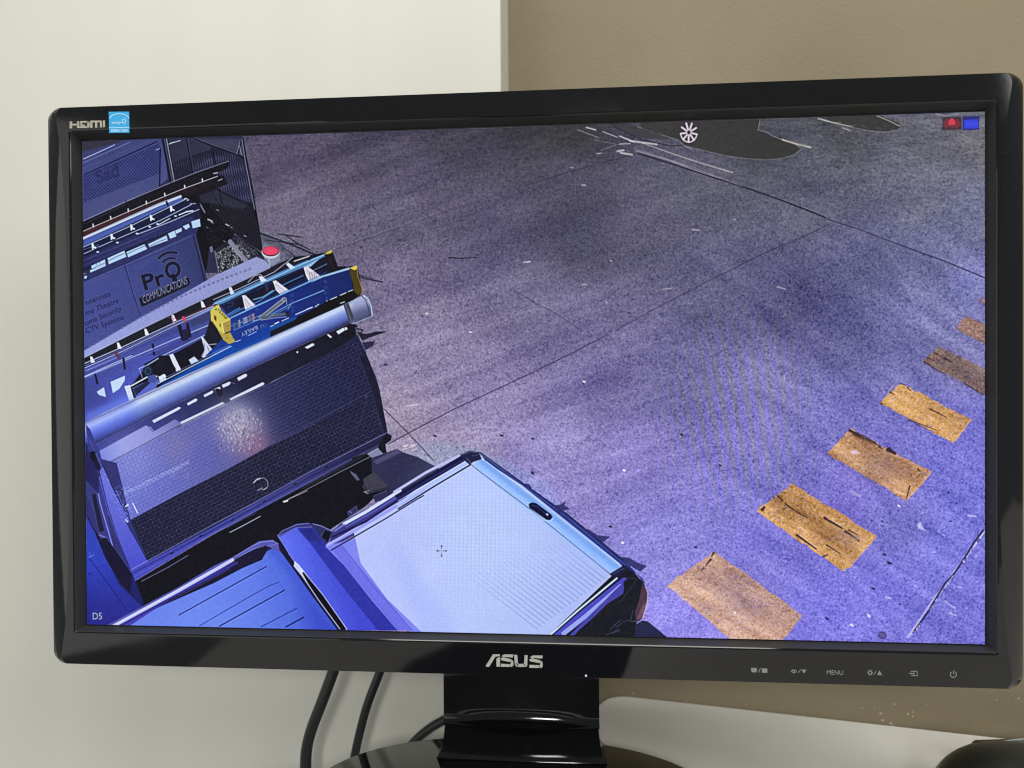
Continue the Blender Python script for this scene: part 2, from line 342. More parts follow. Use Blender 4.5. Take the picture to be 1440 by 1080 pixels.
    line([(1290, 840), (1370, 885), (1440, 935)], 4, (60, 56, 90), .6); N_(); line([(0, 918), (60, 955), (130, 990), (270, 1080)], 4, (50, 48, 82), .65)
    for (x, y, c) in [(888, 962, 190), (1098, 1052, 200), (865, 375 + 600, 60)]: J_(); line([(x, y), (x + 8, y + 1)], 8, (c, c, c + 10), .8)
    # far parked shapes that read as flat dark shade
    N_(); d1 = [(535, 60), (560, 105), (640, 130), (735, 160), (765, 188), (860, 212), (960, 236), (1060, 250), (1150, 256), (1230, 250), (1290, 232), (1325, 204), (1300, 184), (1200, 150), (1118, 112), (1128, 40), (700, 40)]
    fill(d1, (50, 50, 56)); line(d1[4:13], 3.0, (120, 120, 138), .7); line([(1128, 60), (1118, 112), (1160, 122), (1190, 142), (1260, 168)], 4, (120, 120, 124), .8); line([(1240, 162), (1370, 194)], 7, (130, 130, 136), .7)
    fill([(380, 60), (535, 98), (640, 130), (700, 160), (560, 150), (420, 95)], (50, 50, 58), .75)
    R_(); d2 = [(225, 290), (300, 348), (420, 378), (520, 398), (610, 404), (680, 396), (708, 378), (695, 350), (640, 330), (565, 305), (560, 290)]
    fill(d2, (52, 53, 58)); line(d2[2:7], 3.5, (130, 130, 150), .7); line([(215, 325), (300, 348), (420, 375)], 8, (185, 185, 195), .85, 4); line([(565, 310), (640, 340), (700, 370)], 5, (170, 170, 180), .8); line([(360, 380), (405, 398)], 6, (160, 160, 170), .8)
    line([(0, 450), (80, 476), (170, 498)], 9, (165, 165, 172), .85)
    fill([(0, 315), (210, 320), (250, 350), (0, 345)], (60, 62, 68), .5, 20)
    line([(915, 296), (970, 308), (1050, 296)], 5, (160, 160, 180), .6)
    for k in range(240):     # streaks of pale wear on the far concrete
        x = rng.uniform(0, 1190); y = rng.uniform(330, 760); L = rng.uniform(12, 60); a = rng.uniform(-.05, .45) if x < 700 else rng.uniform(.1, .7)
        line([(x, y), (x + L * math.cos(a), y + L * math.sin(a))], rng.uniform(2, 5), (150, 152, 175) if rng.random() < .6 else (50, 50, 78), rng.uniform(.12, .4))
    N_()                      # far alloy wheel
    for k in range(9):
        a = math.radians(k * 40 + 12); line([(784 + 12 * math.cos(a), 124 + 14 * math.sin(a)), (784 + 40 * math.cos(a), 124 + 46 * math.sin(a))], 9, (190, 182, 225), .95)
    line([(784 + 40 * math.cos(math.radians(a)), 124 + 47 * math.sin(math.radians(a))) for a in range(20, 165, 12)], 6, (200, 195, 230), .9)
    # --- yellow painted bars, worn
    wear = vnoise(9, 5, 11) + .8 * vnoise(3, 2, 12) + .7 * vnoise(40, 18, 13)
    def bar(pts, c, a, seed):
        T = tex(pts); jit = np.random.default_rng(seed); E = []
        for i in range(len(T)):
            p, q = T[i], T[(i + 1) % len(T)]; n = 16
            for k in range(n): E.append(p + (q - p) * k / n + jit.standard_normal(2) * 1.1)
        m, bb = poly_mask([np.array(E)]); x0, y0, x1, y1 = bb; w = wear[y0:y1, x0:x1]
        g = n1[y0:y1, x0:x1]; aa = np.clip(a - .05 * np.clip(w - .3, 0, 3) - .06 * np.clip(g, -1, 2), .12, 1)
        def colf(X, Y): return np.clip(np.array(c, np.float32) + (g * 7 + np.minimum(g, -1.0) * 6 + n1b[y0:y1, x0:x1] * 10 + sR[y0:y1, x0:x1] * 3.4 + n3[y0:y1, x0:x1] * 5 - 14 * np.clip(w - .6, 0, 1.5))[..., None] * np.array([1, .95, .8]), 0, 255)
        blend(m * aa, bb, colf)
    M_(); bar([(360, 600), (130, 765), (440, 1030), (690, 1030), (785, 910)], (186, 148, 112), .76, 1)
    bar([(735, 275), (560, 405), (985, 702), (1142, 528)], (184, 142, 86), .88, 2); bar([(1015, 12), (900, 128), (1285, 358), (1410, 218)], (174, 132, 88), .88, 3)
    crop(1100, 400, 4.235294); bar([(705, 588), (583, 706), (1020, 945), (1130, 805)], (190, 146, 88), .9, 4); bar([(930, 372), (838, 460), (1215, 662), (1215, 505)], (128, 100, 84), .82, 5)
    bar([(1085, 190), (1035, 265), (1215, 360), (1215, 238)], (138, 104, 94), .85, 6); bar([(1210, 70), (1168, 102), (1215, 132)], (120, 90, 100), .8, 7)
    fill([(960, 400), (1130, 480), (1215, 560), (1215, 620), (1020, 560), (900, 470)], (82, 76, 100), .45, 50)
    dk = (42, 28, 40)
    for seg, w in [([(585, 706), (602, 716)], 8), ([(640, 640), (668, 656)], 8), ([(750, 805), (920, 868)], 6), ([(790, 830), (900, 878)], 4), ([(880, 742), (975, 790)], 8), ([(745, 615), (765, 632)], 8), ([(400, 868), (480, 900), (560, 945)], 10), ([(420, 890), (540, 940)], 4), ([(575, 968), (600, 980)], 8),
                   ([(625, 985), (665, 1005)], 17), ([(845, 460), (900, 495)], 8), ([(895, 495), (960, 530)], 6), ([(905, 405), (960, 440)], 7), ([(860, 435), (905, 455)], 5), ([(1085, 590), (1195, 655)], 7), ([(970, 440), (1010, 462)], 12), ([(700, 590), (735, 600)], 6)]: line(seg, w, dk, .8, w * .5)
    line([(660, 600), (600, 695)], 5, (210, 160, 100), .5); line([(1115, 815), (1030, 930)], 7, (215, 165, 110), .6)
    fill([(405, 990), (440, 985), (468, 1008), (420, 1012)], (200, 185, 220), .8, 4)
    M_()
    for seg, w in [([(1010, 20), (1080, 55), (1160, 95)], 8), ([(1030, 40), (1120, 82)], 4), ([(1200, 108), (1230, 130)], 18), ([(665, 335), (690, 358)], 8), ([(700, 372), (770, 420), (810, 440)], 6), ([(590, 400), (600, 388)], 16), ([(890, 440), (975, 490)], 13), ([(990, 505), (1055, 550)], 12), ([(1005, 498), (1050, 522)], 6),
                   ([(755, 522), (850, 590)], 10), ([(900, 570), (965, 612)], 6), ([(885, 625), (905, 618)], 8), ([(356, 606), (345, 625)], 9), ([(342, 640), (322, 662)], 9), ([(308, 680), (296, 692)], 6), ([(1300, 285), (1285, 350)], 6), ([(1340, 205), (1350, 215)], 7)]: line(seg, w, dk, .85, w * .6)
    fill([(960, 480), (1080, 545), (1040, 590), (920, 520)], (95, 78, 96), .45, 30); fill([(380, 690), (560, 780), (640, 900), (520, 930), (380, 850)], (120, 106, 150), .35, 60); fill([(1090, 130), (1260, 190), (1290, 250), (1180, 260), (1060, 190)], (92, 78, 110), .5, 50)
    line([(905, 443), (985, 486)], 3, (200, 190, 200), .6); line([(1000, 520), (1050, 546)], 3, (200, 190, 200), .5); line([(770, 522), (850, 580)], 3, (200, 190, 190), .5)
    line([(1400, 225), (1290, 350)], 6, (210, 160, 110), .55); line([(1135, 535), (1010, 680)], 6, (215, 165, 90), .5)
    fill([(1335, 470), (1352, 458), (1372, 500), (1350, 495)], (175, 175, 235), .8, 3)
    line([(1020, 310), (1060, 335)], 14, (165, 165, 215), .5)
    # stains, marks, cracks on the near concrete
    U_(); line([(1150, 345), (1085, 435), (1030, 515), (960, 610), (870, 730), (760, 880), (680, 1000), (600, 1110)], 18, (165, 165, 225), .75)
    line([(1145, 338), (1080, 425), (1035, 500), (940, 645), (870, 722), (740, 935), (640, 1075)], 12, (28, 24, 66), .9)
    for k in range(60):
        t = rng.uniform(); x = 1150 - 520 * t; y = 350 + 740 * t; line([(x, y), (x + rng.uniform(-16, 10), y + rng.uniform(4, 18))], rng.uniform(3, 7), (30, 26, 70) if rng.random() < .5 else (190, 190, 235), .7)
    for seg, w in [([(870, 850), (935, 900)], 9), ([(935, 890), (945, 925)], 7), ([(900, 935), (950, 955)], 12), ([(690, 290), (680, 320)], 11), ([(665, 305), (720, 332)], 6), ([(720, 335), (745, 350)], 4), ([(180, 1020), (205, 1028)], 13), ([(310, 945), (320, 970)], 12), ([(780, 495), (803, 496)], 9),
                   ([(645, 735), (660, 740)], 8), ([(704, 208), (712, 212)], 9), ([(818, 345), (826, 347)], 9), ([(855, 370), (862, 372)], 10), ([(1090, 528), (1096, 526)], 10), ([(530, 158), (538, 162)], 9), ([(1040, 232), (1090, 238)], 14), ([(440, 820), (475, 830)], 12), ([(960, 745), (985, 755)], 8)]: line(seg, w, (172, 172, 232), .7)
    for seg, w in [([(425, 510), (432, 514)], 12), ([(455, 568), (468, 578)], 15), ([(340, 757), (356, 762)], 10), ([(538, 872), (548, 873)], 9), ([(8, 972), (14, 975)], 12), ([(335, 268), (345, 270)], 8), ([(410, 270), (422, 274)], 9), ([(890, 62), (898, 66)], 11), ([(908, 272), (916, 274)], 9), ([(948, 142), (955, 144)], 8)]: line(seg, w, (30, 26, 62), .85)
    line([(1010, 40), (1100, 80), (1150, 108)], 4, (60, 58, 120), .5); line([(960, 370), (1050, 440)], 3, (60, 60, 130), .5); line([(720, 990), (840, 1080)], 4, (60, 60, 130), .6)
    M_(); line([(1166, 1006), (1170, 1006)], 36, (62, 60, 118), .85); line([(1160, 1000), (1176, 1008)], 10, (96, 94, 160), .7)
    for (x, y) in [(198, 38), (382, 185), (265, 580), (900, 925), (1176, 616), (1122, 780), (1200, 655)]: line([(x, y), (x + 8, y + 3)], 8, (32, 28, 60), .85)
    for (x, y) in [(455, 895), (1102, 910), (1020, 955), (1246, 380)]: line([(x, y), (x + 5, y + 5)], 9, (205, 200, 235), .8)
    K_()
    for (x, y, c) in [(242, 490, 36), (562, 488, 36), (712, 664, 40), (1088, 927, 40), (962, 228, 200), (1155, 655, 215), (1148, 1004, 210), (1432, 482, 36), (8, 145, 40)]: line([(x, y), (x + 5, y + 2)], 10 if c > 100 else 8, (c, c, c + 20), .9)
    fill([(670, 382), (720, 370), (780, 378), (720, 386)], (90, 84, 130), .6, 6)
    line([(110, 345), (170, 338)], 5, (185, 178, 205), .8)
    for k in range(9): x = rng.uniform(80, 135); y = rng.uniform(530, 560); line([(x, y), (x + 18, y - 6)], 4, (195, 188, 215), .8)
    # moire of the panel's own pixel columns, faint
    X = PX; Y = PY; env = np.exp(-((X - 1035) / 88) ** 2 - ((Y - 585) / 120) ** 2) * (.8 + .25 * np.clip(n1, -1, 1.6))
    ph = (X - (.09 + .0009 * (1120 - X)) * (Y - 560)) / 17.5 * 2 * math.pi
    w = np.cos(ph) * env; IMG[..., 0] += w * 2; IMG[..., 1] += w * 3; IMG[..., 2] -= w * 26

    lm = IMG.mean(-1, keepdims=True); IMG[:] = lm + (IMG - lm) * np.clip(.90 + (PY - 500)[..., None] / 2500, .88, 1.0); IMG[:] *= np.array([1.10, 1.08, 1.0]) * (1 + .05 * np.clip((PY - 380) / 200, 0, 1))[..., None]
    ground0 = IMG.copy()
    # ================= upper left: fenced yard
    A_()
    fill([(60, 100), (1235, 100), (1290, 400), (1380, 960), (1500, 1100), (60, 1100)], (44, 42, 70))
    fill([(60, 100), (660, 100), (700, 420), (620, 480), (60, 740)], along((100, 160), (300, 700), [(0, (60, 58, 100)), (.35, (66, 68, 126)), (1, (76, 76, 132))]))
    fill([(60, 130), (400, 130), (330, 160), (60, 230)], (50, 46, 62), .9, 8)
    fill([(690, 130), (1230, 130), (1250, 260), (1130, 300), (750, 430)], along((700, 200), (1250, 300), [(0, (46, 44, 66)), (.6, (52, 48, 74)), (1, (60, 57, 90))]))
    fill([(860, 130), (1235, 130), (1245, 200), (1080, 195)], (66, 63, 88), .8, 8)
    line([(90, 275), (200, 226), (315, 172)], 6, (182, 186, 240)); line([(90, 302), (430, 152)], 5, (120, 124, 190), .9); line([(90, 340), (560, 150)], 3, (86, 88, 140), .7)
    line([(95, 388), (340, 278), (620, 150)], 9, (22, 20, 50)); fill([(95, 400), (520, 225), (640, 180), (640, 400), (560, 440), (95, 560)], (62, 68, 134), .55, 25)
    fill([(130, 400), (430, 290), (455, 380), (165, 500)], (82, 84, 148), .35, 10)
    text('Sad', (190, 455), (.93, -.36), (-.26, -.96), (38, 40, 86), .55, 128, grow=1)
    for (a, b, c) in [((610, 210), (645, 200), 7), ((700, 170), (740, 155), 7), ((745, 155), (790, 142), 6)]: line([a, b], c, (200, 205, 240))
    # chain-link mesh
    def mesh(region, ang1, ang2, sp, c1, a1):
        m, bb = poly_mask([tex(region)]); x0, y0, x1, y1 = bb; X = PX[y0:y1, x0:x1]; Y = PY[y0:y1, x0:x1]; g = np.zeros_like(X)
        for an in (ang1, ang2):
            a = math.radians(an); q = (-X * math.sin(a) + Y * math.cos(a)) / sp; q = np.abs(q - np.round(q)); g = np.maximum(g, np.clip(1 - q / .27, 0, 1))
        blend(m * g, bb, c1, a1)
    mesh([(90, 400), (640, 160), (640, 480), (400, 575), (90, 720)], 42, -50, 3.3, (22, 20, 58), .75)
    mesh([(90, 590), (640, 380), (640, 480), (400, 575), (90, 720)], 42, -50, 3.3, (160, 160, 212), .3)
    fill([(880, 330), (1060, 250), (1240, 280), (1340, 640), (1180, 620), (1060, 480), (890, 380)], (104, 98, 146), .55, 10)
    mesh([(740, 300), (1050, 190), (1240, 250), (1340, 640), (1000, 600), (900, 400), (740, 430)], 75, 84, 3.3, (18, 15, 34), .95)
    mesh([(1050, 220), (1240, 280), (1330, 640), (1000, 600)], 20, 14, 3.6, (24, 20, 42), .45)
    # posts and rails
    line([(645, 200), (640, 470)], 10, (20, 18, 40)); line([(665, 130), (725, 445)], 24, (22, 20, 32)); line([(672, 130), (732, 440)], 6, (92, 88, 110)); line([(690, 130), (745, 430)], 7, (150, 148, 176)); line([(698, 130), (752, 430)], 5, (14, 12, 24))
    line([(835, 130), (880, 375)], 8, (18, 16, 32)); line([(843, 130), (886, 370)], 3, (120, 115, 145), .6); line([(1018, 195), (1040, 315)], 10, (24, 22, 44))
    line([(890, 128), (1010, 178), (1200, 245), (1260, 275)], 10, (20, 18, 34)); line([(880, 118), (1010, 168), (1200, 238)], 3, (110, 108, 140), .7)
    line([(730, 320), (860, 375)], 3, (16, 14, 26), .8); line([(730, 420), (860, 375), (960, 330)], 3, (16, 14, 26), .6)
    line([(1240, 130), (1270, 300), (1310, 500), (1350, 760), (1382, 960)], 17, (12, 10, 20)); line([(1236, 130), (1262, 300), (1300, 500), (1328, 640)], 5, (150, 145, 175)); line([(1250, 130), (1280, 330), (1340, 640), (1385, 900)], 3, (80, 76, 100), .8)
    line([(1228, 150), (1205, 250)], 9, (16, 14, 26)); line([(1222, 150), (1198, 240)], 4, (150, 145, 176)); line([(1218, 180), (1232, 245)], 4, (170, 166, 195)); 
    # dark recess below the mesh
    fill([(800, 545), (900, 520), (1050, 490), (1310, 600), (1350, 740), (1385, 985), (1190, 830), (1130, 870), (1040, 950), (1000, 910), (980, 1080), (930, 1080), (900, 760), (940, 700)], (19, 17, 26))
    mesh([(1040, 490), (1310, 600), (1350, 740), (1385, 985), (1190, 830), (1000, 620)], 75, 20, 3.2, (70, 66, 92), .38)
    fill([(920, 540), (1060, 490), (1290, 600), (1240, 640), (1090, 610), (940, 590)], (58, 54, 80), .6, 8); line([(1070, 490), (1090, 600)], 8, (20, 18, 30)); line([(1010, 500), (1060, 590), (1130, 680)], 5, (16, 14, 22), .8); line([(1040, 490), (1240, 590), (1300, 610)], 6, (16, 14, 22))
    line([(930, 600), (968, 665)], 9, (110, 106, 132)); line([(935, 600), (966, 655)], 3, (170, 168, 190)); line([(1180, 820), (1260, 870), (1380, 955)], 6, (120, 116, 140)); line([(1176, 832), (1260, 885), (1370, 965)], 6, (12, 10, 18))
    for (x, y, w) in [(1005, 718, 15), (1130, 752, 12), (1060, 645, 7), (1258, 832, 8), (1160, 770, 6), (1020, 735, 8), (1108, 870, 6), (985, 770, 5)]: line([(x - w, y - w * .4), (x + w, y + w * .5)], w * .8, (176, 170, 196), .9)
    for k in range(70): x = rng.uniform(960, 1180); y = rng.uniform(690, 880); line([(x, y), (x + rng.uniform(-9, 9), y + rng.uniform(-6, 6))], rng.uniform(2, 5), (78, 72, 92), .5)
    # ladder rack and ladders on the far van
    fill([(80, 735), (400, 590), (700, 460), (1130, 288), (1150, 305), (1140, 325), (1115, 350), (1030, 385), (1100, 395), (1135, 455), (900, 540), (800, 560), (780, 545), (90, 850)], (24, 20, 30))
    fill([(90, 800), (1040, 405), (1100, 450), (900, 520), (795, 545), (90, 850)], along((100, 800), (1000, 450), [(0, (72, 36, 44)), (.45, (58, 32, 40)), (.8, (34, 24, 32)), (1, (28, 22, 30))]))
    line([(90, 722), (400, 582), (700, 455), (900, 375), (1138, 292)], 4.5, (150, 148, 180)); line([(95, 745), (400, 600)], 3, (96, 94, 130), .7); line([(395, 575), (400, 605)], 5, (14, 12, 24))
    line([(1030, 380), (1058, 374)], 7, (190, 188, 210)); line([(1065, 432), (1092, 420)], 6, (190, 188, 210)); line([(1060, 400), (1080, 420)], 8, (20, 18, 26))
    line([(90, 797), (540, 602), (800, 495), (1060, 400)], 6, (196, 180, 196))
    for x, y in [(158, 755), (285, 700), (412, 645), (543, 590), (676, 532), (820, 475), (948, 428)]: line([(x, y - 8), (x + 3, y + 10)], 11, (205, 190, 205)); line([(x + 2, y + 18), (x + 6, y + 34)], 4, (120, 60, 70), .6)
    line([(90, 850), (440, 692), (640, 604), (790, 548)], 24, between([(90, 838), (790, 536)], [(90, 862), (790, 560)], [(0, (150, 150, 190)), (.35, (214, 212, 240)), (1, (128, 130, 190))])); 
    fill([(90, 866), (640, 620), (790, 562), (825, 565), (640, 645), (90, 905)], (74, 88, 170)); line([(690, 585), (700, 610)], 14, (20, 22, 50))
    fill([(90, 908), (830, 562), (935, 600), (935, 700), (880, 730), (90, 1090)], (28, 27, 58))
    fill([(90, 985), (640, 745), (880, 690), (900, 720), (640, 820), (90, 1070)], (46, 46, 98), .8, 8)
    line([(90, 912), (440, 755), (830, 565)], 6, (186, 190, 236)); line([(95, 960), (300, 868), (640, 722), (870, 605)], 6, (178, 182, 226)); line([(480, 820), (720, 728), (925, 640)], 6, (186, 188, 222)); line([(630, 752), (715, 705)], 7, (205, 208, 236))
    line([(90, 930), (200, 895), (190, 910)], 5, (80, 110, 190), .8); line([(90, 1010), (480, 850), (640, 780)], 4, (92, 94, 160), .8); line([(90, 1045), (500, 875), (800, 760)], 4, (70, 72, 140), .7)
    for x, y in [(158, 908), (295, 840), (438, 772), (580, 703), (725, 637)]:
        fill([(x - 12, y - 24), (x + 4, y - 22), (x + 10, y), (x + 26, y + 4), (x + 22, y + 16), (x + 4, y + 12), (x + 2, y + 22), (x - 8, y + 20)], (212, 212, 236)); line([(x + 8, y + 26), (x + 40, y + 8)], 6, (16, 14, 34))
    for x, y in [(192, 948), (334, 880), (476, 815), (624, 746), (568, 766), (755, 688)]: line([(x - 4, y), (x + 5, y)], 12, (196, 200, 236))
    for a, b, w in [((780, 680), (825, 662), 9), ((830, 658), (880, 650), 11), ((840, 575), (850, 570), 8), ((820, 562), (840, 562), 7), ((860, 600), (900, 598), 5)]: line([a, b], w, (200, 200, 225))
    # van side with lettering
    B_()
    fill([(60, 330), (100, 318), (380, 175), (870, -25), (905, 5), (985, 330), (500, 610), (100, 850), (60, 860)], along((100, 600), (900, 200), [(0, (70, 72, 142)), (.4, (64, 67, 132)), (.75, (58, 62, 122)), (1, (50, 54, 104))]))
    fill([(90, 290), (390, 150), (870, -60), (930, -70), (900, 10), (870, -10), (395, 215), (95, 345)], (44, 44, 92))
    fill([(880, 10), (905, 5), (985, 325), (960, 345)], (30, 32, 62), .8)
    line([(895, 0), (978, 325)], 4, (120, 120, 170), .7)
    for q in [[(262, 170), (385, 115), (400, 160), (272, 215)], [(400, 125), (530, 68), (550, 104), (412, 165)], [(558, 68), (690, 5), (700, 42), (565, 92)], [(700, -8), (748, -30), (762, 12), (716, 30)], [(752, -30), (800, -50), (800, -25), (760, -5)], [(805, -60), (850, -80), (860, -55), (830, -35)], [(868, -95), (930, -115), (938, -60), (880, -45)],
              [(145, 225), (245, 178), (250, 215), (150, 252)], [(95, 300), (115, 295), (112, 318), (95, 318)], [(135, 258), (250, 215), (252, 225), (140, 275)]]: fill(q, (178, 192, 232))
    for a, b in [((270, 190), (385, 135)), ((405, 140), (535, 80)), ((565, 85), (690, 30)), ((150, 250), (245, 205))]: line([a, ((a[0] + b[0]) / 2, (a[1] + b[1]) / 2 - 3), b], 5, (52, 56, 110), .7)
    for x, y in [(180, 215), (205, 205), (640, 20), (610, 30), (560, 60)]: line([(x, y - 14), (x + 4, y)], 6, (50, 54, 110), .8)
    line([(95, 345), (390, 220), (870, 10)], 4, (120, 126, 190), .6); line([(95, 350), (390, 230), (800, 60), (850, 70), (880, 110), (930, 260)], 4, (44, 46, 100), .6)
    line([(388, 218), (440, 400), (505, 595)], 5, (26, 26, 60)); line([(396, 218), (448, 400), (512, 592)], 2.5, (110, 112, 170), .6)
    line([(95, 360), (300, 280)], 4, (90, 94, 160), .5); fill([(430, 250), (560, 180), (620, 160), (500, 240)], (84, 90, 158), .35, 15)
    ink = (24, 22, 46); u = (.953, -.302); v = (-.27, -.963)
    u = (1.12, -.34); text('Pr', (524, 404), u, v, (104, 100, 140), .8, 158, grow=2); text('Pr', (524, 404), u, v, ink, 1, 158, grow=1)
    ring = [(735 + 46 * math.cos(a), 255 + 50 * math.sin(a)) for a in np.linspace(0, 2 * math.pi, 30)]
    line(ring, 34, (104, 100, 140), .7); line(ring, 25, ink); line([(738, 300), (752, 330)], 34, ink)
    for r, w in [(88, 21), (128, 24)]:
        line([(728 + r * math.cos(a), 262 + r * 1.05 * math.sin(a)) for a in np.radians(np.linspace(-140, -72, 16))], w, (100, 96, 136), .6); line([(728 + r * math.cos(a), 262 + r * 1.05 * math.sin(a)) for a in np.radians(np.linspace(-138, -74, 16))], w - 8, ink)
    bd = [(495, 455), (840, 305), (856, 312), (862, 358), (850, 372), (520, 522), (505, 515), (490, 468)]
    fill(bd, (26, 24, 44)); line(bd + bd[:1], 3, (92, 88, 128), .8)
    text('COMMUNICATIONS', (520, 500), (.455, -.205), (-.16, -.99), (150, 145, 186), .95, 78)
    for s, o, b, h in [('ntennas', (106, 512), (180, -70), 56), ('me Theatre', (106, 588), (240, -98), 56), ('ome Security', (104, 660), (262, -112), 56), ('CTV Systems', (108, 716), (275, -104), 56)]:
        V, T = glyph_tris(s); wd = V[:, 0].max(); uu = (b[0] / wd / h, b[1] / wd / h); text(s, o, uu, (-.22, -.97), (28, 28, 64), .95, h)
    # pale checker ramp, gravel heap, plank, bucket
    fill([(1035, 110), (1150, 30), (1230, 40), (1330, 130), (1240, 210), (1070, 300)], (36, 32, 44))
    for k in range(900):
        a = rng.uniform(0, 1); b = rng.uniform(0, 1); p0 = np.array([1045, 120]) * (1 - a) + np.array([1240, 50]) * a; p1 = np.array([1075, 290]) * (1 - a) + np.array([1330, 140]) * a; q = p0 * (1 - b) + p1 * b
        c = rng.choice([200, 170, 120, 60, 24], p=[.14, .16, .2, .2, .3]); line([q, q + rng.uniform(-6, 6, 2)], rng.uniform(3, 9), (c, c * .96, c * 1.06), .85)
    line([(1040, 120), (1070, 290)], 9, (110, 106, 136)); line([(1150, 50), (1215, 135), (1290, 215)], 34, (124, 118, 146)); line([(1140, 60), (1270, 215)], 5, (160, 154, 180), .8); fill([(1000, 90), (1020, 80), (1030, 120), (1010, 130)], (104, 100, 140))
    fill([(1190, 5), (1260, 30), (1385, 140), (1330, 170), (1200, 60)], (28, 24, 34), .75, 6)
    for k in range(160): x = rng.uniform(1200, 1350); y = 40 + (x - 1200) * .75 + rng.uniform(-28, 28); line([(x, y), (x + 3, y + 2)], rng.uniform(2, 5), (110, 104, 126), .6)
    fill([(95, 838), (500, 600), (700, 490), (1050, 290), (1340, 160), (1400, 185), (1450, 230), (1440, 238), (1140, 380), (740, 570), (530, 672), (95, 890)], along((95, 850), (1400, 200), [(0, (150, 148, 214)), (.5, (140, 136, 200)), (1, (146, 142, 194))]))
    for k in range(36):
        t = k / 35; x = 130 + 1150 * t; y = 806 - 560 * t - 42 * math.sin(math.pi * t); w_ = 12 + 8 * t; fill([(x, y), (x + w_, y - w_ * .5), (x + w_ + 6, y + 5), (x + 6, y + 14)], (98, 95, 156), .8)
    def plate(region, ang, s, c, a, sv=None, dk_=None):
        m, bb = poly_mask([tex(region)]); x0, y0, x1, y1 = bb; X, Y = PX[y0:y1, x0:x1], PY[y0:y1, x0:x1]; md = np.clip(.8 + .35 * n2[y0:y1, x0:x1], .2, 1.4); g2 = lattice(ang, s, sv or s, (.9, 1.5))(X, Y); blend(m * g2 * md, bb, dk_ or (14, 12, 34), a * .8); g = lattice(ang, s, sv or s)(X, Y); blend(m * g * md, bb, c, min(a, 1))
    plate([(95, 850), (700, 500), (1400, 190), (1430, 230), (960, 440), (95, 890)], -27, 2.6, (196, 192, 236), .6, None, (110, 106, 170))
    C_(); fill([(355, 130), (372, 180), (425, 230), (482, 188), (484, 110)], (128, 128, 160)); line([(400, 170), (410, 215)], 14, (168, 166, 190), .8)
    el = lambda cx, cy, a, b, n=28: [(cx + a * math.cos(t), cy + b * math.sin(t)) for t in np.linspace(0, 2 * math.pi, n)]
    fill(el(414, 125, 66, 48), (196, 186, 206)); fill(el(416, 118, 62, 38), (40, 18, 34)); fill(el(416, 116, 58, 33), (222, 62, 98)); line([(385, 128), (440, 104)], 6, (236, 90, 120), .6)
    # fence shadows on the concrete beside the fence
    for seg, w in [([(340, -10), (560, 70), (760, 155), (900, 235), (1010, 300)], 14), ([(380, 40), (560, 62), (640, 75)], 8), ([(470, -5), (640, 18)], 8), ([(520, 0), (600, 60), (700, 110)], 9), ([(500, 95), (560, 130), (600, 170)], 7), ([(1040, 300), (1130, 325), (1225, 342)], 10), ([(1050, 292), (1160, 320)], 5)]: line(seg, w, (30, 26, 44), .85)
    fill([(350, 0), (520, 60), (520, 120), (600, 165), (560, 185), (470, 100), (360, 60)], (58, 53, 76), .5, 12)
    # ladders: dark ground under them first
    fill([(-928, 888), (-498, 672), (-288, 570), (112, 380), (412, 238), (580, 160), (700, 150), (860, 118), (900, 230), (1040, 228), (1078, 400), (1060, 440), (950, 510), (0, 960), (-1100, 1400)], (22, 20, 36))
    B_(); fill([(95, 905), (1035, 500), (1440, 330), (1440, 700), (1300, 800), (600, 1090), (95, 1090)], (62, 64, 140)); fill([(95, 905), (600, 690), (1030, 500), (1035, 540), (600, 745), (95, 960)], (40, 38, 84))
    fill([(860, 600), (1015, 530), (1040, 650), (880, 720)], (54, 56, 108)); fill([(95, 985), (1020, 610), (1030, 640), (640, 830), (95, 1060)], (72, 76, 158), .7, 6)
    fill([(100, 890), (530, 674), (740, 572), (1140, 382), (1440, 240), (1440, 300), (1060, 500), (740, 640), (340, 822), (100, 925)], (30, 27, 40))
    C_(); fill([(100, 400), (430, 228), (600, 180), (700, 150), (700, 205), (300, 385), (0, 520), (0, 430)], (32, 28, 44))
    B_()
    line([(100, 888), (530, 672), (740, 572), (1140, 382), (1440, 240)], 4, (190, 186, 215), .8)
    for off, w, c in [(0, 6, (206, 200, 232)), (18, 5, (120, 122, 200)), (34, 6, (186, 184, 226)), (52, 4, (110, 112, 190))]: line([(100, 930 + off), (350, 822 + off * .9), (740, 640 + off * .7), (1030, 515 + off * .4)], w, c)
    line([(100, 1030), (400, 905), (740, 760), (1030, 640)], 7, (170, 172, 226)); line([(100, 1060), (400, 930), (700, 800)], 4, (104, 108, 186), .8)
    for x, y in [(148, 905), (342, 805), (540, 705), (738, 605), (948, 505), (1155, 405)]: fill([(x - 12, y - 25), (x + 4, y - 25), (x + 26, y + 18), (x - 4, y + 24)], (222, 208, 230)); 
    line([(700, 600), (780, 610), (1100, 470)], 5, (150, 60, 90), .6); line([(320, 850), (345, 890)], 22, (100, 40, 70), .8); line([(812, 600), (826, 618)], 22, (206, 60, 96)); line([(730, 595), (745, 640)], 14, (200, 150, 180), .8)
    fill([(768, 660), (795, 650), (820, 770), (800, 765)], (26, 24, 44)); fill([(830, 640), (850, 635), (872, 740), (845, 748)], (30, 26, 44)); fill([(800, 690), (845, 680), (850, 760), (815, 770)], (34, 30, 60))
    for x, y in [(380, 920), (388, 968), (590, 805), (597, 862), (180, 1028), (190, 1085)]: line([(x, y - 10), (x + 4, y + 10)], 18, (28, 26, 50))
    fill([(530, 970), (860, 800), (960, 745), (1035, 665), (1180, 790), (1160, 820), (640, 1090), (440, 1090)], (20, 18, 32))      # well of the step ladder
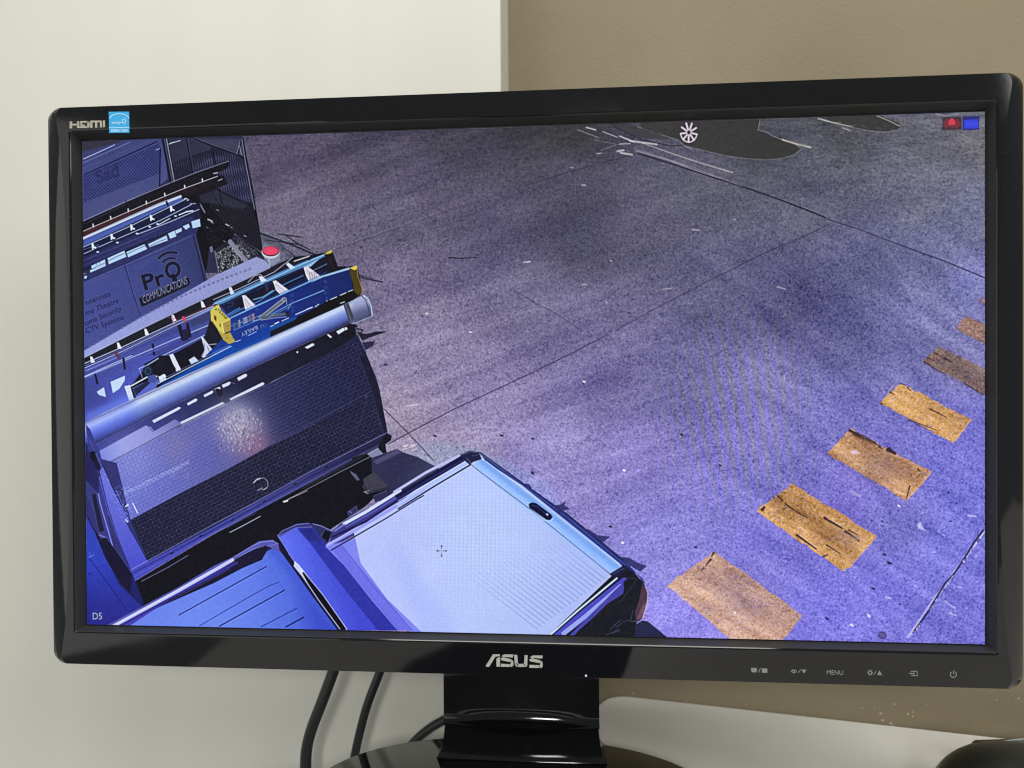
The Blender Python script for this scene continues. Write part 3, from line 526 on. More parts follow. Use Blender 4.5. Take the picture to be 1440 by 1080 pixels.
    line([(490, 970), (630, 892), (720, 852), (1035, 700)], 16, (70, 74, 140)); line([(495, 965), (632, 890), (1040, 690)], 6, (166, 178, 224))
    fill([(1015, 590), (1060, 690), (1120, 780), (1000, 830), (950, 780)], (26, 24, 38))
    fill([(710, 868), (738, 860), (795, 980), (765, 992)], (214, 204, 230)); line([(716, 880), (760, 985)], 4, (240, 232, 246)); fill([(938, 735), (952, 738), (1040, 855), (985, 880), (955, 890), (940, 880), (965, 830)], (196, 188, 220)); line([(962, 790), (962, 840), (945, 880)], 4, (70, 66, 100)); line([(985, 810), (1010, 865)], 4, (60, 56, 90)); line([(1000, 795), (1050, 790)], 5, (206, 200, 230))
    fill([(1050, 800), (1090, 775), (1150, 790), (1155, 815), (1060, 850), (1040, 830)], (104, 104, 176)); fill([(1085, 780), (1135, 770), (1165, 795), (1120, 815)], (206, 202, 232)); fill([(850, 905), (890, 880), (925, 915), (870, 938)], (196, 196, 236)); fill([(630, 1020), (680, 1005), (690, 1050), (640, 1068)], (210, 206, 238))
    # near rails of the big blue ladder and its treads
    C_()
    fill([(-20, 545), (130, 460), (640, 220), (700, 195), (810, 145), (862, 118), (862, 245), (830, 250), (640, 330), (330, 480), (110, 590), (60, 520)], (22, 21, 42))
    fill([(0, 492), (40, 470), (310, 345), (640, 200), (800, 140), (860, 112), (862, 130), (660, 232), (330, 372), (40, 512)], (86, 120, 178)); line([(0, 505), (330, 360), (640, 214), (800, 146)], 7, (150, 190, 226)); line([(40, 520), (330, 390), (650, 240)], 4, (40, 60, 130))
    fill([(655, 232), (810, 150), (780, 165), (700, 235)], (150, 190, 220), .9)
    line([(0, 470), (200, 385), (440, 270), (575, 165)], 5, (196, 192, 226)); line([(585, 192), (695, 155)], 9, (196, 186, 200)); fill([(690, 160), (702, 155), (706, 180), (690, 190)], (30, 26, 34)); fill([(540, 200), (590, 235), (560, 252), (525, 215)], (206, 202, 232)); fill([(110, 385), (125, 390), (150, 425), (128, 436)], (206, 198, 230)); fill([(328, 300), (350, 300), (388, 330), (345, 345)], (214, 206, 234)); line([(250, 345), (300, 295), (340, 288), (372, 318)], 6, (180, 172, 190)); line([(330, 290), (345, 302)], 5, (150, 60, 100), .7)
    fill([(40, 500), (120, 600), (330, 500), (560, 400), (770, 310), (790, 260), (640, 320), (330, 480), (200, 540)], (24, 30, 74), .9)
    line([(110, 588), (200, 540), (330, 480), (500, 365), (650, 295)], 8, (74, 124, 196), .9); line([(100, 580), (190, 530)], 10, (60, 110, 190)); line([(290, 470), (360, 450), (430, 405)], 9, (110, 160, 210), .9); line([(380, 350), (390, 400)], 22, (50, 52, 90), .7); line([(700, 270), (820, 212)], 7, (110, 130, 160), .8); line([(100, 500), (145, 490), (140, 512), (105, 520)], 4, (60, 80, 150), .9)
    for q in [[(210, 440), (232, 436), (310, 515), (312, 525), (240, 560), (228, 520)], [(432, 335), (452, 330), (555, 408), (556, 420), (500, 445), (455, 400)], [(655, 235), (680, 228), (770, 295), (775, 325), (700, 352), (670, 290)]]: fill(q, (214, 198, 222)); line([q[0], q[-1], q[-2]], 5, (250, 240, 250)); line([((q[0][0] + q[1][0]) / 2 + 8, q[0][1] + 20), ((q[2][0] + q[-2][0]) / 2, q[2][1] + 14)], 4, (150, 130, 166)); line([((q[0][0] + q[1][0]) / 2 - 2, q[0][1] + 26), ((q[2][0] + q[-2][0]) / 2 - 20, q[2][1] + 26)], 3, (160, 140, 172))
    for x in (695, 712, 728, 742): line([(x, 270), (x + 6, 335)], 5, (120, 70, 86), .7)
    line([(690, 340), (760, 335), (800, 320)], 10, (214, 206, 232), .8)
    fill([(125, 602), (330, 505), (560, 402), (780, 300), (985, 232), (1010, 400), (840, 480), (600, 600), (360, 700), (0, 870), (-60, 880), (100, 720)], along((0, 850), (1000, 300), [(0, (26, 52, 140)), (.3, (28, 46, 130)), (.6, (26, 40, 116)), (1, (24, 36, 92))]))
    line([(120, 605), (330, 508), (560, 402), (780, 302), (990, 246)], 9, (128, 164, 220)); line([(124, 596), (330, 498), (560, 392), (760, 300), (820, 268)], 4, (60, 90, 170)); fill([(700, 350), (770, 300), (985, 235), (985, 252), (790, 310)], (150, 170, 210))
    line([(410, 580), (560, 500), (800, 402)], 6, (128, 172, 216), .9); line([(130, 660), (300, 600)], 6, (90, 150, 214)); line([(150, 690), (340, 612)], 5, (86, 140, 204)); line([(610, 480), (800, 402)], 5, (120, 170, 210))
    fill([(-10, 848), (120, 795), (260, 720), (360, 690), (600, 590), (600, 612), (0, 890)], (24, 78, 168), .8)
    # yellow feet
    fill([(800, 140), (850, 112), (862, 118), (858, 200), (905, 255), (860, 255), (835, 200)], (30, 26, 24)); fill([(795, 142), (848, 112), (862, 116), (856, 132), (830, 140)], (198, 168, 78))
    fill([(985, 240), (1035, 222), (1044, 232), (1042, 280), (1050, 330), (1078, 380), (1076, 420), (1045, 440), (1018, 420), (1010, 350), (990, 290)], (74, 58, 26)); fill([(985, 240), (1035, 222), (1042, 228), (1036, 250), (1020, 258)], (216, 182, 80)); line([(1040, 240), (1042, 290), (1076, 390), (1074, 415)], 5, (190, 150, 60), .9)
    fill([(840, 470), (1010, 402), (1045, 435), (960, 505), (600, 690), (590, 620)], (20, 18, 22))
    for a, b, w in [((250, 742), (310, 712), 6), ((360, 688), (435, 655), 6), ((445, 645), (472, 632), 10), ((495, 625), (545, 602), 6), ((595, 578), (670, 545), 7), ((676, 540), (716, 525), 9), ((738, 520), (748, 515), 8), ((755, 508), (762, 504), 8), ((818, 480), (824, 478), 6), ((845, 470), (892, 450), 7), ((918, 438), (960, 420), 7), ((975, 412), (1008, 400), 6), ((920, 496), (948, 486), 7)]: line([a, b], w, (206, 204, 226))
    for x, y in [(320, 540), (350, 665), (380, 655), (570, 438), (572, 480), (574, 520), (575, 550), (810, 340), (812, 380), (812, 422), (820, 460)]: line(el(x, y, 9, 9, 12), 3, (90, 110, 170), .7)
    line([(560, 400), (530, 560)], 3, (60, 70, 120), .5); line([(800, 300), (850, 470)], 3, (56, 66, 110), .6); line([(380, 565), (300, 600)], 4, (150, 190, 230), .8)
    # struts
    fill([(320, 600), (505, 455), (528, 460), (522, 480), (345, 615)], (96, 96, 122)); line([(325, 600), (505, 460)], 4, (176, 172, 190)); line([(350, 612), (524, 478)], 4, (200, 196, 210)); fill([(330, 602), (420, 575), (530, 562), (540, 580), (400, 602), (350, 618)], (84, 84, 108)); line([(345, 618), (460, 600), (530, 594)], 5, (190, 186, 210), .8); line(el(512, 468, 16, 14, 16), 5, (160, 156, 180)); line([(528, 470), (532, 505)], 5, (150, 148, 170)); line([(285, 625), (345, 610)], 9, (120, 140, 180)); fill([(520, 560), (548, 550), (552, 590), (530, 590)], (30, 30, 60))
    line([(540, 540), (560, 505)], 6, (120, 150, 190)); line([(400, 600), (550, 520)], 5, (120, 150, 190), .8)
    # stickers and writing on the ladder side
    for (x, y, w, h, c) in [(140, 640, 16, 50, (90, 92, 120)), (160, 632, 12, 50, (70, 72, 110)), (178, 620, 16, 50, (150, 152, 170)), (212, 604, 34, 46, (150, 154, 190)), (250, 588, 18, 46, (120, 110, 170)), (272, 576, 24, 46, (170, 120, 130))]:
        fill([(x, y), (x + w, y - w * .42), (x + w + 3, y + h - w * .42), (x + 3, y + h)], c, .85); line([(x + 5, y + 8), (x + 8, y + h - 10)], 4, (30, 34, 80), .8)
    for k in range(8): line([(218 + 9 * k, 620 - 4 * k), (221 + 9 * k, 636 - 4 * k)], 3, (60, 50, 90), .8)
    text('BAILEY', (318, 655), (-.90, .42), (.30, .86), (190, 196, 220), .9, 44)
    fill([(342, 655), (362, 650), (372, 678), (350, 690)], (40, 60, 140), .9); line([(342, 655), (362, 650), (372, 678), (350, 690), (342, 655)], 3, (120, 130, 180), .8)
    # yellow top cap
    B_(); fill([(1008, 548), (1050, 510), (1070, 508), (1085, 548), (1150, 612), (1155, 640), (1150, 700), (1110, 722), (1060, 690), (1012, 622)], (204, 178, 84)); fill([(1008, 548), (1090, 650), (1110, 722), (1060, 690), (1012, 622)], (206, 182, 86)); fill([(1094, 636), (1152, 612), (1155, 690), (1110, 720)], (166, 134, 72))
    fill([(1060, 690), (1110, 722), (1150, 706), (1190, 775), (1140, 792), (1100, 760)], (176, 148, 66)); line([(1108, 716), (1152, 700)], 7, (60, 46, 30)); line([(1092, 640), (1150, 612)], 4, (244, 224, 140)); line([(1092, 640), (1108, 716)], 4, (244, 224, 140))
    fill([(1032, 580), (1052, 590), (1052, 630), (1034, 612)], (150, 100, 40)); fill([(1036, 588), (1046, 594), (1048, 622), (1038, 612)], (60, 36, 20)); fill([(1072, 640), (1082, 650), (1084, 672), (1074, 660)], (120, 80, 30)); line([(1020, 628), (1060, 688)], 5, (60, 50, 30)); line([(1130, 660), (1134, 662)], 8, (120, 80, 40)); line([(1165, 745), (1168, 746)], 6, (90, 70, 30)); line([(1125, 745), (1128, 747)], 6, (90, 70, 30))
    text('BAILEY', (1118, 612), (-.70, -.74), (.62, -.52), (40, 36, 30), 1, 30); fill([(1036, 545), (1050, 530), (1056, 545)], (30, 110, 60))
    # ladder: lower blue rail and white edge
    fill([(640, 1092), (1120, 822), (1190, 785), (1440, 660), (1440, 770), (1300, 825), (800, 1092)], (20, 66, 158)); line([(430, 1092), (640, 985), (840, 985 - 0)], 1, (0, 0, 0), 0); line([(600, 1092), (1170, 800)], 8, (172, 180, 224)); line([(600, 1075), (1140, 800)], 5, (100, 110, 180), .8)
    fill([(1150, 800), (1190, 770), (1440, 650), (1440, 720), (1190, 830)], (20, 56, 148)); line([(1190, 775), (1225, 762)], 5, (210, 214, 236)); line([(1280, 730), (1340, 700)], 6, (150, 170, 220))
    # ---- van roof area left of the tube
    D_(); fill([(95, 170), (480, 0), (640, 0), (500, 120), (430, 220), (470, 350), (120, 560), (95, 560)], along((120, 200), (300, 420), [(0, (64, 66, 144)), (.6, (74, 78, 176)), (1, (84, 92, 200))]))
    fill([(100, 220), (200, 210), (280, 330), (110, 400)], (58, 60, 130), .6, 25); fill([(110, 420), (400, 300), (440, 350), (140, 530)], (96, 108, 216), .6, 20)
    line([(100, 150), (300, 60), (440, 0)], 6, (190, 190, 236)); line([(100, 170), (330, 72), (520, 0)], 4, (90, 92, 160)); line([(110, 110), (330, 15)], 5, (150, 150, 216))
    for k in range(160): x = rng.uniform(130, 480); y = rng.uniform(60, 300); line([(x, y), (x + 4, y + 1)], rng.uniform(2, 5), (120, 126, 206) if rng.random() < .6 else (44, 44, 100), .5)
    fill([(285, 190), (390, 145), (388, 180), (350, 240), (302, 272)], (190, 200, 238)); fill([(185, 262), (238, 228), (252, 300), (200, 285)], (186, 196, 236)); line([(175, 140), (190, 200)], 17, (24, 22, 44)); line([(378, 20), (388, 95)], 16, (24, 22, 44))
    fill([(430, 215), (560, 150), (640, 150), (760, 100), (700, 0), (640, 0), (530, 60), (510, 150)], (22, 20, 34)); fill([(445, 235), (550, 185), (640, 175), (610, 240), (480, 330)], (92, 96, 196)); fill([(450, 240), (560, 180), (570, 200), (470, 290)], (22, 22, 40), .8)
    line([(490, 95), (550, 70), (630, 20)], 9, (160, 164, 220)); line([(495, 100), (515, 160)], 6, (150, 154, 214)); fill([(385, 222), (425, 212), (470, 335), (448, 358), (425, 345)], (208, 204, 236)); fill([(425, 215), (440, 232), (470, 300), (460, 330)], (30, 28, 50)); line([(430, 222), (550, 155), (620, 150)], 11, (206, 206, 238)); line([(440, 240), (520, 200)], 5, (90, 92, 170))
    fill(el(555, 112, 34, 40), (26, 36, 66)); line(el(555, 112, 20, 24), 6, (60, 80, 110)); fill([(552, 150), (600, 135), (628, 170), (610, 195), (560, 195)], (70, 76, 150)); fill([(632, 155), (670, 132), (690, 150), (650, 180)], (214, 212, 240)); fill([(715, 0), (745, 0), (795, 100), (765, 112)], (214, 202, 228))
    # ---- big tube
    C_(); tube_top = [(-1010, 1395), (-570, 1180), (0, 925), (480, 700), (960, 498)]; tube_bot = [(-1010, 1560), (0, 1110), (480, 870), (985, 640)]
    fill([(-1012, 1400), (-800, 1290), (-400, 1105), (0, 925), (480, 710), (945, 505), (985, 640), (480, 868), (0, 1095), (-500, 1335), (-980, 1575), (-1012, 1590)],
         between([(-1012, 1400), (945, 500)], [(-1012, 1590), (985, 640)], [(0, (112, 112, 160)), (.06, (188, 186, 222)), (.2, (198, 198, 236)), (.34, (150, 158, 220)), (.5, (118, 128, 204)), (.7, (92, 100, 176)), (.88, (58, 60, 122)), (1, (34, 32, 74))]))
    fill([(-1012, 1400), (-600, 1195), (-560, 1190), (-560, 1370), (-980, 1575), (-1012, 1590)], between([(-1012, 1400), (945, 500)], [(-1012, 1590), (985, 640)], [(0, (90, 96, 200)), (.2, (150, 158, 240)), (.5, (96, 108, 224)), (.75, (66, 74, 180)), (1, (38, 38, 100))]), .75, 40)
    fill([(940, 505), (1085, 440), (1120, 520), (1010, 640), (985, 640)], between([(940, 505), (1085, 435)], [(985, 640), (1150, 590)], [(0, (150, 148, 190)), (.2, (176, 172, 206)), (.5, (120, 116, 166)), (.8, (92, 90, 130)), (1, (60, 58, 92))]))
    fill([(940, 505), (975, 492), (1020, 620), (985, 642)], (64, 62, 84)); line([(955, 500), (1000, 635)], 5, (120, 118, 140), .8); line([(975, 495), (1022, 618)], 3, (30, 28, 44))
    fill([(1080, 436), (1110, 444), (1140, 480), (1155, 540), (1152, 590), (1000, 650), (1015, 610), (1110, 520)], (108, 106, 152)); fill([(1020, 470), (1085, 438), (1125, 480), (1145, 590), (1018, 640), (1010, 560)], between([(1020, 470), (1100, 438)], [(1018, 640), (1145, 592)], [(0, (168, 166, 206)), (.3, (150, 146, 190)), (.6, (96, 94, 140)), (1, (70, 68, 104))]))
    line([(1085, 438), (1118, 462), (1142, 520), (1150, 588)], 6, (206, 204, 230)); line([(1070, 440), (1100, 470), (1125, 540), (1130, 590)], 5, (46, 44, 64)); line([(1150, 588), (1070, 620), (985, 652)], 4, (190, 186, 212), .9)
    # ---- strip under the tube: body top edge with clips
    fill([(-980, 1578), (-500, 1338), (0, 1098), (480, 872), (985, 642), (1030, 650), (1045, 720), (1060, 770), (400, 1075), (-60, 1290), (-880, 1690), (-900, 1690)], along((-900, 1600), (1000, 700), [(0, (66, 66, 150)), (.3, (50, 50, 112)), (.55, (34, 32, 62)), (1, (22, 20, 32))]))
    fill([(1000, 660), (1040, 655), (1058, 760), (1030, 775)], (26, 24, 36)); fill([(1028, 668), (1050, 672), (1056, 745), (1036, 742)], (96, 92, 126))
    for q in [[(888, 700), (940, 672), (955, 690), (905, 722)], [(945, 672), (965, 668), (972, 685), (958, 692)], [(820, 722), (832, 718), (860, 740), (846, 748)], [(660, 815), (715, 785), (732, 790), (728, 802), (680, 826)], [(172, 1035), (230, 1005), (245, 1012), (240, 1028), (190, 1052)], [(600, 845), (614, 842), (614, 856), (602, 856)]]: fill(q, (206, 202, 226))
    line([(395, 1078), (700, 928), (1060, 770)], 4, (150, 148, 176), .8)
    D_()
    for q in [[(585, 470), (780, 370), (795, 378), (780, 392), (600, 488)], [(838, 345), (900, 310), (915, 316), (908, 330), (845, 362)], [(958, 285), (1020, 252), (1030, 262), (1020, 275), (965, 302)], [(1035, 240), (1075, 225), (1082, 240), (1050, 262)], [(1090, 212), (1145, 188), (1155, 200), (1140, 216), (1098, 234)], [(1200, 165), (1260, 132), (1274, 142), (1262, 156), (1212, 184)],
              [(1145, 312), (1385, 192), (1400, 202), (1390, 214), (1155, 330)], [(790, 480), (1095, 335), (1112, 345), (1105, 358), (810, 500), (780, 500)]]: fill(q, (206, 200, 232))
    fill([(1040, 240), (1060, 238), (1095, 250), (1090, 292), (1065, 300)], (24, 22, 38)); line([(1030, 240), (1050, 275)], 5, (60, 60, 90)); line([(1150, 190), (1185, 205)], 4, (150, 150, 200), .7)
    fill([(200, 692), (540, 505), (575, 515), (600, 548), (750, 462), (800, 490), (740, 540), (235, 795), (205, 770)], along((220, 740), (780, 480), [(0, (120, 124, 212)), (.3, (160, 154, 224)), (.7, (140, 134, 206)), (1, (110, 106, 180))])); line([(555, 508), (590, 550)], 5, (50, 48, 110))
    line([(232, 795), (740, 528), (1150, 330), (1440, 195)], 5, (26, 24, 54)); line([(200, 690), (130, 680)], 4, (40, 38, 90), .8)
    # ---- chequer-plate box side
    side = [(235, 802), (740, 540), (1160, 335), (1440, 200), (1890, -30), (2070, -150), (2130, -30), (2215, 230), (2290, 570), (1450, 1010), (560, 1510), (480, 1420), (330, 1060)]
    fill(side, along((260, 900), (2200, 100), [(0, (112, 112, 206)), (.14, (110, 108, 194)), (.28, (100, 96, 170)), (.42, (92, 86, 156)), (.56, (58, 54, 100)), (.75, (38, 36, 72)), (1, (30, 28, 58))]))
    for (x, y, r, c, a) in [(1180, 560, 190, (132, 120, 170), .7), (1230, 520, 130, (186, 164, 190), .75), (1190, 450, 110, (206, 190, 214), .6), (1330, 660, 110, (170, 110, 140), .7), (640, 900, 150, (96, 96, 188), .5), (780, 650, 130, (142, 120, 170), .6), (960, 700, 120, (84, 84, 180), .5), (450, 740, 160, (150, 144, 216), .7)]: fill(el(x, y, r, r * .9), c, a, r * .7)
    reg = [(1030, 420), (1300, 330), (1420, 480), (1440, 640), (1250, 720), (1110, 690), (1020, 560)]
    for k in range(330):
        x = 1215 + np.clip(rng.normal(), -1.7, 1.7) * 92; y = 530 + np.clip(rng.normal(), -1.6, 1.7) * 88; a = rng.choice([-1, 1]); L = rng.uniform(8, 20); c = rng.choice([0, 1], p=[.5, .5]); line([(x, y), (x + L * .45 * a, y + L)], rng.uniform(3, 7), (214, 194, 212) if c else (84, 70, 116), .6)
    plate(side, -27, 5.0, (104, 98, 168), .25, 5.0, (22, 20, 50))
    plate([(235, 802), (740, 540), (1100, 365), (1000, 860), (700, 1080), (480, 1100)], -27, 5.0, (140, 140, 226), .28, 5.0, (66, 62, 150))
    for ph_ in (0, 1):
        line([(375 + k * 28, 1002 - k * 13.6 + (15 if (k + ph_) % 2 else -15) + rng.normal() * 3) for k in range(18)], 4, (180, 178, 238), .8)
    for k in range(120): x = rng.uniform(330, 860); y = 1020 - (x - 330) * .42 + rng.normal() * 34; line([(x, y), (x + rng.choice([-10, 10]), y + rng.uniform(8, 18))], 4, (150, 150, 226), .5)
    # shade line across the box
    shade = [(325, 1500 - 340), (420, 1175), (600, 1090), (820, 978), (1100, 838), (1440, 650), (1640, 540), (1860, 420), (2190, 255), (2215, 232), (2290, 570), (1450, 1010), (560, 1510), (370, 1215)]
    fill([(370, 1215), (420, 1195), (820, 978), (1100, 838), (1440, 650), (1640, 560), (1860, 440), (2185, 268), (2290, 570), (1450, 1010), (560, 1510)], along((500, 1300), (2200, 400), [(0, (26, 24, 50)), (.5, (28, 26, 52)), (1, (32, 30, 58))]), .94)
    plate([(370, 1215), (820, 978), (1440, 650), (2185, 268), (2290, 570), (1450, 1010), (560, 1510)], -27, 5.0, (86, 80, 116), .62, 5.0, (12, 10, 26))
    plate([(1400, 230), (2070, -120), (2190, 250), (1640, 540), (1440, 640)], -27, 5.0, (74, 70, 118), .5, 5.0, (14, 12, 32))
    line([(420, 1195), (820, 978), (1100, 838), (1440, 650), (1640, 545), (1860, 425), (2185, 250)], 3.5, (104, 98, 150), .45)
    E_(); line([(290, 920), (320, 890), (365, 885), (390, 905), (396, 945), (370, 970)], 5, (176, 172, 190), .85); line([(290, 920), (310, 900), (340, 888)], 8, (206, 200, 216), .9); line([(320, 975), (340, 968), (348, 958), (360, 972), (385, 955)], 6, (186, 182, 200), .8)
    line([(1050, 0), (1100, 130), (1150, 260), (1200, 470)], 4, (60, 56, 90), .8); line([(1105, 0), (1195, 235), (1255, 560)], 8, (20, 18, 34)); line([(1150, 260), (1190, 255)], 3, (70, 66, 100)); line([(1196, 470), (1215, 520)], 3, (90, 86, 120), .7); fill([(1095, 290), (1110, 285), (1115, 300), (1100, 306)], (90, 84, 120), .6)
    fill([(1110, 0), (1175, 150), (1200, 235), (1262, 565), (1240, 575), (1150, 260), (1055, 0)], (26, 24, 46), .8)
    D_(); fill([(262, 852), (325, 815), (355, 880), (300, 915)], (36, 44, 108)); line([(250, 850), (320, 812)], 3, (130, 132, 214), .7)
    line([(232, 800), (300, 960), (360, 1080)], 5, (24, 22, 60)); fill([(205, 860), (235, 850), (480, 1400), (505, 1500), (300, 1080)], (98, 98, 206)); 
    F_(); fill([(100, -260), (330, -200), (430, 215), (560, 520), (450, 660), (300, 500), (100, 200)], (50, 48, 110))
    fill([(240, 0), (330, 0), (430, 215), (400, 235), (545, 500), (560, 520), (440, 575), (330, 330), (250, 100)], (84, 84, 196)); line([(300, -30), (425, 218)], 5, (24, 22, 64)); line([(385, 225), (470, 350), (550, 500)], 5, (40, 38, 100))
    for k in range(120): x = rng.uniform(250, 440); y = rng.uniform(-40, 190); line([(x, y), (x + 8, y + rng.uniform(-9, 9))], rng.uniform(2, 5), (170, 170, 240), .55)
    line([(395, 115), (412, 100)], 9, (232, 230, 255)); line([(445, 90), (480, 160)], 7, (232, 230, 255)); line([(395, 210), (410, 225)], 9, (210, 210, 250))
    # left edge trim of the box: grey-blue posts
    fill([(160, -60), (215, -70), (305, 400), (440, 580), (450, 640), (420, 600), (270, 380), (230, 250)], (58, 56, 140)); fill([(120, -200), (170, -190), (240, 300), (200, 300), (120, 60)], (46, 42, 92)); line([(115, -260), (250, 340)], 1, (0, 0, 0), 0)
    fill([(110, -230), (160, -240), (250, 330), (210, 350), (150, 130), (100, 20)], (58, 56, 120)); fill([(150, 30), (175, 20), (240, 290), (205, 300)], (30, 28, 60)); line([(175, -90), (210, 90), (300, 400)], 7, (150, 146, 230)); line([(235, -60), (300, 220), (430, 575)], 5, (34, 32, 96)); line([(205, -100), (262, 120), (330, 330), (430, 560)], 10, (96, 94, 200), .8); line([(205, 320), (248, 340)], 12, (120, 118, 206), .8)
    D_(); fill([(105, 500), (135, 530), (205, 690), (235, 800), (240, 850), (200, 860), (130, 700)], (56, 56, 128)); fill([(130, 700), (170, 688), (215, 800), (200, 840), (165, 800)], (26, 26, 54)); fill([(105, 620), (130, 700), (200, 860), (200, 1000), (105, 900)], (40, 36, 88)); line([(170, 690), (225, 820)], 5, (110, 110, 190)); line([(110, 560), (170, 690)], 5, (90, 92, 180), .8)
    fill([(140, 700), (175, 692), (180, 740), (160, 770), (140, 740)], (20, 20, 38))
    D_(); fill([(205, 842), (232, 800), (300, 955), (425, 1192), (398, 1215), (545, 1485), (430, 1550), (340, 1330), (262, 1085)], along((205, 840), (480, 1500), [(0, (104, 104, 206)), (.5, (94, 94, 204)), (1, (74, 74, 196))])); line([(232, 800), (300, 955), (425, 1192)], 6, (24, 22, 64)); line([(205, 842), (262, 1085), (340, 1330), (430, 1550)], 6, (36, 34, 96))
    for k in range(60): x = rng.uniform(0, 1); y = rng.uniform(0, 1); q = np.array([215, 860]) * (1 - y) + np.array([400, 1200]) * y + np.array([60 * (x - .5) + 10, 0]); line([q, q + rng.uniform(-12, 12, 2)], rng.uniform(2, 5), (170, 170, 242), .5)
    F_(); line([(395, 115), (412, 100)], 9, (232, 230, 255)); line([(445, 90), (480, 160)], 7, (232, 230, 255)); line([(395, 210), (410, 225)], 9, (210, 210, 250))
    # ---- bottom rail of the box
    F_(); rail = [(430, 578), (560, 505), (1000, 275), (1440, 40), (1440, 85), (1100, 262), (450, 618)]
    E_(); fill([(-620, 1568), (0, 1238), (280, 1080), (700, 845), (1262, 560), (1290, 580), (1285, 612), (1180, 665), (1000, 765), (640, 950), (380, 1090), (0, 1290), (-590, 1640)], along((-600, 1580), (1280, 570), [(0, (70, 68, 186)), (.3, (66, 64, 158)), (.6, (62, 58, 128)), (.85, (42, 38, 80)), (1, (30, 28, 56))]))
    line([(-615, 1560), (0, 1222), (280, 1072), (700, 840), (1262, 555)], 5, (150, 146, 222), .8); line([(-610, 1590), (0, 1262), (300, 1100), (700, 878), (1270, 590)], 4, (22, 20, 54)); line([(-600, 1615), (0, 1285), (400, 1070), (900, 800), (1280, 605)], 4, (120, 116, 200), .7)
    for x, y in [(370, 1055), (590, 928), (820, 805), (1035, 690), (140, 1190), (-90, 1305), (-300, 1430)]: line([(x - 8, y + 4), (x + 8, y - 4)], 9, (24, 22, 50))
    # ---- black gap between box and pickup
    fill([(-590, 1645), (0, 1295), (400, 1080), (640, 952), (1000, 765), (1180, 668), (1235, 640), (1255, 700), (1145, 740), (1150, 850), (1270, 960), (1160, 1030), (1100, 1090), (900, 1220), (640, 1400), (400, 1480), (0, 1600), (-480, 1900), (-620, 1800), (-640, 1700)], (19, 17, 27))
    fill([(1250, 560), (1290, 585), (1285, 612), (1245, 640), (1250, 690), (1225, 695), (1190, 660)], (22, 20, 34)); line([(1255, 560), (1285, 575)], 6, (80, 76, 116))
    fill([(1112, 712), (1190, 668), (1232, 712), (1160, 748)], (128, 122, 160)); line([(1115, 712), (1190, 670)], 4, (190, 184, 214)); line([(510, 1055), (700, 955), (900, 850), (1140, 728)], 5, (150, 144, 166), .9); line([(510, 1057), (535, 1050)], 14, (214, 208, 222)); line([(640, 965), (1060, 745)], 4, (80, 74, 110), .7); fill([(1000, 740), (1060, 720), (1110, 715), (1060, 750), (1010, 770)], (30, 28, 42))
    # shadow on the ground and kerb piece next to pickup
    fill([(1145, 740), (1330, 675), (1370, 700), (1480, 735), (1640, 820), (1720, 780), (1800, 830), (1700, 890), (1400, 1010), (1160, 1120), (1250, 960), (1150, 850)], (46, 42, 76)); fill([(1160, 760), (1330, 675), (1362, 700), (1180, 790)], (74, 68, 110), .9); line([(1160, 775), (1340, 690)], 3, (100, 94, 140), .6)
    fill([(985, 830), (1035, 860), (1060, 900), (1040, 905), (1000, 860)], (90, 84, 120)); fill([(1085, 890), (1165, 840), (1270, 955), (1240, 970), (1110, 1000), (1080, 950)], (62, 56, 74)); line([(1100, 990), (1265, 955), (1268, 1010)], 5, (30, 26, 40)); fill([(1165, 1010), (1260, 970), (1262, 1010), (1180, 1060)], (52, 48, 92)); line([(1075, 900), (1120, 1000)], 6, (24, 22, 34)); line([(1090, 985), (1120, 1000)], 6, (190, 184, 210), .8)
    for k in range(60): x = rng.uniform(1300, 1440); y = rng.uniform(650, 690); 
    # lines seen in the gap
    G_(); line([(120, 302), (230, 245), (340, 185)], 6, (186, 180, 210)); line([(315, 160), (200, 215), (90, 275)], 4, (76, 72, 150), .8); line([(510, 80), (560, 55), (680, 0)], 5, (170, 164, 186)); fill([(970, 155), (1035, 110), (1045, 150), (985, 190)], (48, 44, 90)); line([(970, 155), (1035, 110), (1045, 150), (985, 190), (970, 155)], 4, (100, 94, 160), .8); line([(985, 150), (1000, 160)], 6, (130, 124, 190)); fill([(1155, 40), (1250, 0), (1262, 30), (1170, 85)], (46, 42, 80)); line([(1155, 40), (1250, 0)], 4, (96, 90, 140), .8); line([(1090, 10), (1130, 0)], 5, (150, 144, 170))
    F_(); line([(510, 655), (700, 555), (845, 468)], 5, (150, 146, 214), .8)
    # ---- bottom left blue corner (cab roof)
    fill([(110, 190), (150, 260), (215, 370), (250, 480), (360, 680), (520, 830), (310, 965), (300, 990), (110, 990)], along((130, 250), (300, 950), [(0, (52, 62, 172)), (.4, (48, 60, 178)), (.75, (42, 46, 150)), (1, (40, 40, 134))]))
    fill([(150, 250), (215, 350), (250, 340), (300, 400), (440, 600), (520, 800), (500, 830), (350, 680), (245, 480)], (24, 20, 50)); fill([(440, 600), (480, 690), (525, 810), (500, 830), (430, 740)], (34, 34, 110), .8, 6); line([(245, 490), (360, 680), (500, 830)], 5, (60, 60, 160), .7)
    line([(125, 480), (260, 660), (400, 865)], 4, (22, 22, 70)); line([(120, 485), (165, 465)], 4, (150, 160, 230), .8); line([(130, 440), (140, 490)], 4, (110, 124, 220), .8); line([(200, 870), (400, 760)], 5, (34, 34, 110), .7); fill([(125, 590), (135, 600), (130, 615)], (20, 20, 60)); fill([(110, 700), (330, 830), (300, 980), (110, 980)], (38, 38, 128), .45, 60); line([(200, 530), (250, 510)], 5, (70, 84, 200), .5); line([(120, 190), (160, 280)], 6, (24, 22, 60))
